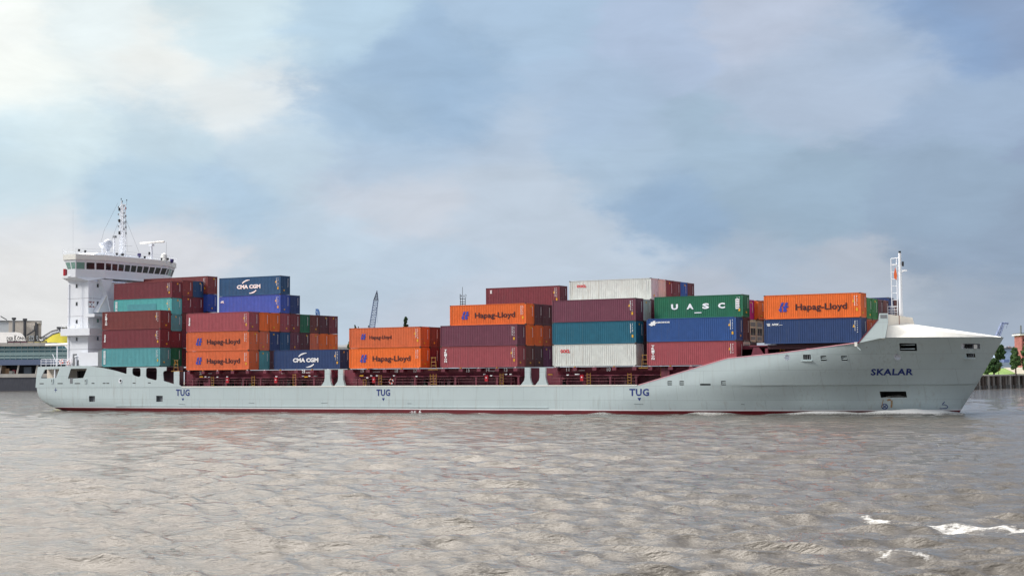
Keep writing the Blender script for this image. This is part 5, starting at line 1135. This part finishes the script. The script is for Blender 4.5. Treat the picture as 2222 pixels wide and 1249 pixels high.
pz = [4.6, 4.6, 6.9, 6.9]; pa.add([(x, y+(0 if k < 2 else 22), pz[k]) for k, (x, y, z) in enumerate(pth)], [(0, 1, 2, 3)], mat('gravel path', (150, 146, 132), .9)); o = pa.build('footpath'); o.location = (CP.x, CP.y, .1); o.rotation_euler = (0, 0, TH); tag(o, kind='structure')

# foliage
def leafmat(name, c): return mat(name, c, .7, var=.35, scale=.35, gain=1.0)
m_leaf = leafmat('dark foliage', (52, 80, 44)); m_leaf2 = leafmat('mid foliage', (86, 116, 66)); m_bark = mat('bark', (80, 66, 54), .9)
def tree(name, label, fr_, u, vb, vt, wpx, mt, seed, shape='round', d=0, cat='tree', group=None, lean=0):
    r = np.random.RandomState(seed); root = farthing(name, label, cat, group); k = fr_.Z/FPX
    c = Vector(fr_.p(u, vb, d)); top = fr_.p(u, vt, d)[2]; Hh = top-c.z; Wd = wpx*k/2
    w = MB(); w.tube((c.x, c.y, c.z-3 if c.z > 4 else 0), (c.x+lean*.3, c.y, c.z+Hh*.45), Hh*.035+.08, m_bark, 7, Hh*.015+.04)
    for q_ in range(6): t = q_/6*6.28; w.tube((c.x+lean*.2, c.y, c.z+Hh*.25), (c.x+Wd*.6*math.cos(t), c.y+Wd*.6*math.sin(t), c.z+Hh*(.45+.08*q_)), Hh*.014+.03, m_bark, 5, .03)
    w.build('trunk', root)
    V = []; F = []; nb = 40; cl = []
    for i in range(nb):
        t = r.uniform(.0, .97)
        rad = Wd*(math.sin(min(1, t*.85+.15)*math.pi)**.6 if shape == 'round' else (1-t)**.55*.95+.05)
        an = r.uniform(0, 6.28); rr = rad*math.sqrt(r.uniform(.05, 1))*.8; cl.append((c.x+rr*math.cos(an)+lean*t, c.y+rr*math.sin(an), c.z+Hh*t, max(.25*Wd, Wd*.34*r.uniform(.7, 1.2)*(1-.3*t))))
    for cx_, cy_, cz_, cr in cl:
        n = 120
        dirs = r.normal(size=(n, 3)); dirs /= np.linalg.norm(dirs, axis=1)[:, None]; rad = cr*r.uniform(.55, 1.08, n)
        for dv_, ra in zip(dirs, rad):
            p = np.array([cx_, cy_, cz_])+dv_*ra*np.array([1, 1, .8]); s = r.uniform(.09, .19)*Wd+.08; a_ = r.normal(size=3); a_ /= np.linalg.norm(a_); b_ = np.cross(a_, dv_+r.normal(size=3)*.5); b_ /= np.linalg.norm(b_)+1e-9
            o_ = len(V); V += [tuple(p+a_*s), tuple(p+b_*s*.8), tuple(p-a_*s), tuple(p-b_*s*.8)]; F.append((o_, o_+1, o_+2, o_+3))
    me = bpy.data.meshes.new('crown'); me.from_pydata(V, [], F); me.materials.append(mt); link('crown', me, root); return root
T1 = Far(500)
tree('leafy_tree', 'dark green tree just right of the bow on the bank', T1, 2152, 805, 750, 34, m_leaf, 1, 'round', 0, lean=3.0)
tree('leafy_tree', 'rounded green tree left of the brick tower', T1, 2201, 800, 755, 25, m_leaf2, 2)
tree('leafy_tree', 'taller green tree at the right edge by the brick tower', T1, 2225, 800, 748, 28, m_leaf2, 3)
tree('shrub', 'small shrub on the grass bank right of the bow', T1, 2137, 812, 797, 14, m_leaf2, 4, cat='shrub'); tree('shrub', 'reddish green bush on the middle of the grass bank', T1, 2164, 803, 792, 9, leafmat('rusty foliage', (128, 110, 62)), 5, cat='shrub')
tree('poplar', 'dark pointed tree rising behind the two tier orange stack', FL, 880, 735, 686, 17, m_leaf, 6, 'cone', 20)
tree('leafy_tree', 'green tree edge between lone blue and orange containers', FL, 759, 800, 740, 18, m_leaf2, 7, d=20)
for i, (u, vt) in enumerate(((770, 705), (777, 708), (799, 705.5))): tree('distant_treetop', ['small dark treetop above the left end of the orange stack', 'tiny treetop dot between two treetops over the orange stack', 'tiny treetop just left of the lattice crane jib'][i], FL, u, 730, vt, (9, 4, 5)[i], m_leaf, 10+i, 'cone', 30, group='treetops above the orange stack')
def lattice(mb, p0, p1, w0, w1, mt, n=14, r=.14, wv=(1, 0, 0), dv=(0, 1, 0)):
    p0 = Vector(p0); p1 = Vector(p1); wv = Vector(wv); dv = Vector(dv); cs = [(-.5, -.5), (.5, -.5), (.5, .5), (-.5, .5)]
    P = lambda t, c: p0.lerp(p1, t)+wv*c[0]*(w0+(w1-w0)*t)+dv*c[1]*(w0+(w1-w0)*t)
    for c in cs: mb.tube(P(0, c), P(1, c), r, mt, 5)
    for i in range(n):
        t0, t1 = i/n, (i+1)/n
        for j in range(4):
            c, e = cs[j], cs[(j+1) % 4]; mb.tube(P(t0, c), P(t0, e), r*.7, mt, 4); mb.tube(P(t0, c if i % 2 else e), P(t1, e if i % 2 else c), r*.6, mt, 4)
FC = Far(900)
m_crane = mat('crane blue grey', (112, 128, 158), .6); m_craned = mat('crane dark', (58, 66, 90), .6)
c_ = farthing('lattice_crane', 'tall grey lattice crane jib rising behind the gap amidships', 'crane')
w = MB(); lattice(w, FC.p(803, 735), FC.p(815, 652), 3.4, 2.6, m_crane, 16, .2); lattice(w, FC.p(815, 652), FC.p(817.2, 634), 2.6, .5, m_craned, 5, .2); w.build('jib', c_)
w = MB(); w.tube(FC.p(817.2, 634), FC.p(817.4, 630.5), .3, m_craned, 5); w.box(Vector(FC.p(816, 670))+Vector((0, -1, -.4)), Vector(FC.p(818, 667))+Vector((0, 1, .2)), m_craned); w.tube(FC.p(818, 668), FC.p(818.6, 700), .06, m_crane, 4); w.build('head_sheave', c_)
w = MB(); fbox(w, FC, 792, 735, 806, 800, 12, m_crane); w.tube(FC.p(799, 736), FC.p(799, 820), 2.4, m_crane, 10); w.build('crane_cab', c_)
c_ = farthing('harbour_crane', 'small blue crane tip above the maroon container ends', 'crane'); m_cb = mat('crane blue', (88, 124, 178), .6)
w = MB(); lattice(w, FC.p(694, 720), FC.p(688, 676), 2.4, 1.8, m_cb, 9, .3); w.build('jib', c_); w = MB(); fbox(w, FC, 684, 670, 689, 675, 2.5, m_cb); w.tube(FC.p(689, 672), FC.p(691.5, 680), .7, m_cb, 6); w.build('jib_head', c_)
w = MB(); fbox(w, FC, 690, 715, 702, 800, 10, m_cb); w.build('tower', c_)
c_ = farthing('harbour_crane', 'hazy blue crane jib above the bow tip, far right', 'crane'); FD = Far(1500); m_ch = mat('crane hazy blue', (134, 148, 180), .7)  # distance haze is mixed into this crane's base colours
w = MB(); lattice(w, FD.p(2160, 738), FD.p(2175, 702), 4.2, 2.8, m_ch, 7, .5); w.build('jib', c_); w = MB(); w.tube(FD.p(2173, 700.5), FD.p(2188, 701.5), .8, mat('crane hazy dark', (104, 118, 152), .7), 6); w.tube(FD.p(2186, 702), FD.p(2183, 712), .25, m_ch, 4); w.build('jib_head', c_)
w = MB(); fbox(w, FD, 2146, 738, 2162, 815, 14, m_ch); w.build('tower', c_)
c_ = farthing('radio_mast', 'dark antenna mast with ring platforms above the orange container', 'mast'); FM = Far(760)
w = MB(); w.tube(FM.p(1003.3, 700), FM.p(1003.3, 622.5), .22, m_truss, 6, .12); w.build('pole', c_)
w = MB()
for u in (998, 1009.5): w.tube(FM.p(u, 712), FM.p(u+(.8 if u < 1003 else -.3), 648), .16, m_truss, 5)
for v in (648.2, 654.5, 659.5): a_ = FM.p(997.5, v); b_ = FM.p(1010, v); w.box((a_[0], a_[1]-1.2, a_[2]-.12), (b_[0], b_[1]+1.2, b_[2]+.12), m_truss)
w.build('platform', c_); w = MB()
for u, v0, v1 in ((998.2, 638, 649), (1000.6, 640, 644), (1006.5, 640, 645)): w.tube(FM.p(u, v1), FM.p(u, v0), .2, m_truss, 5).cut()
w.path([FM.p(1009, 638.5), FM.p(1011.5, 640.5), FM.p(1010.5, 643), FM.p(1010, 648)], .12, m_truss, 5).cut(); w.build_each('antenna', c_)
w = MB(); fbox(w, FM, 995, 663.5, 1012, 800, 9, m_greyw); w.build('tower', c_)
c_ = farthing('white_hall', 'white roofed hall glimpsed behind the lone blue container', 'building'); w = MB(); fbox(w, FL, 700, 752, 757, 806, 40, m_greyw, 40); w.build('wall', c_); w = MB(); w.prism([FL.p(698, 753, 39), FL.p(698, 749, 39), FL.p(745, 748.5, 39), FL.p(757, 745, 39), FL.p(757, 753, 39)], (0, 42, 0), m_roofw); w.build('roof', c_)
c_ = farthing('storage_tank', 'pale blue grey storage building between the trees right of bow', 'building'); FT = Far(800); w = MB(); fbox(w, FT, 2166, 756.5, 2194, 806, 30, mat('silo blue', (158, 178, 204), .7)); w.build('wall', c_); w = MB(); fbox(w, FT, 2163, 754.8, 2215, 756.8, 32, m_truss, -1); w.prism([FT.p(2167, 754.5, 2), FT.p(2170, 750, 2), FT.p(2176, 750.5, 2), FT.p(2180, 754.5, 2)], (0, 8, 0), m_roofw)
for u in range(2182, 2214, 5): fbox(w, FT, u, 751+(u % 3)*.6, u+4, 755, 6, mat('roof stuff %d' % (u % 3), [(168, 150, 150), (120, 128, 140), (190, 180, 176)][u % 3], .8), 2)
w.build('roof', c_); w = MB(); fbox(w, FT, 2176, 780, 2187, 794, 4, mat('blue tank', (96, 112, 150), .7), -5); w.build('tank', c_); w = MB(); fbox(w, FT, 2160, 786, 2260, 800, 3, mat('blue grey shed', (140, 158, 176), .7), -8); w.build('shed', c_)
c_ = farthing('brick_tower', 'red brick tower with white top at the right edge', 'tower'); FB = Far(560); w = MB(); fbox(w, FB, 2215.5, 727, 2240, 800, 8, mat('red brick', (150, 90, 88), .8, var=.2, scale=.4)); w.build('wall', c_); w = MB(); fbox(w, FB, 2212.5, 724.5, 2243, 727, 9.2, m_roofw, -.6); fbox(w, FB, 2214, 722.5, 2243, 724.5, 9, m_truss, -.4); w.build('roof', c_); w = MB(); w.tube(FB.p(2214.5, 723), FB.p(2214.5, 706), .3, m_grey, 5); w.build('mast', c_)
w = MB()
for v in (735, 745): fbox(w, FB, 2219, v, 2221.5, v+5, .2, m_dark, -.1); w.cut()
w.build_each('window', c_)
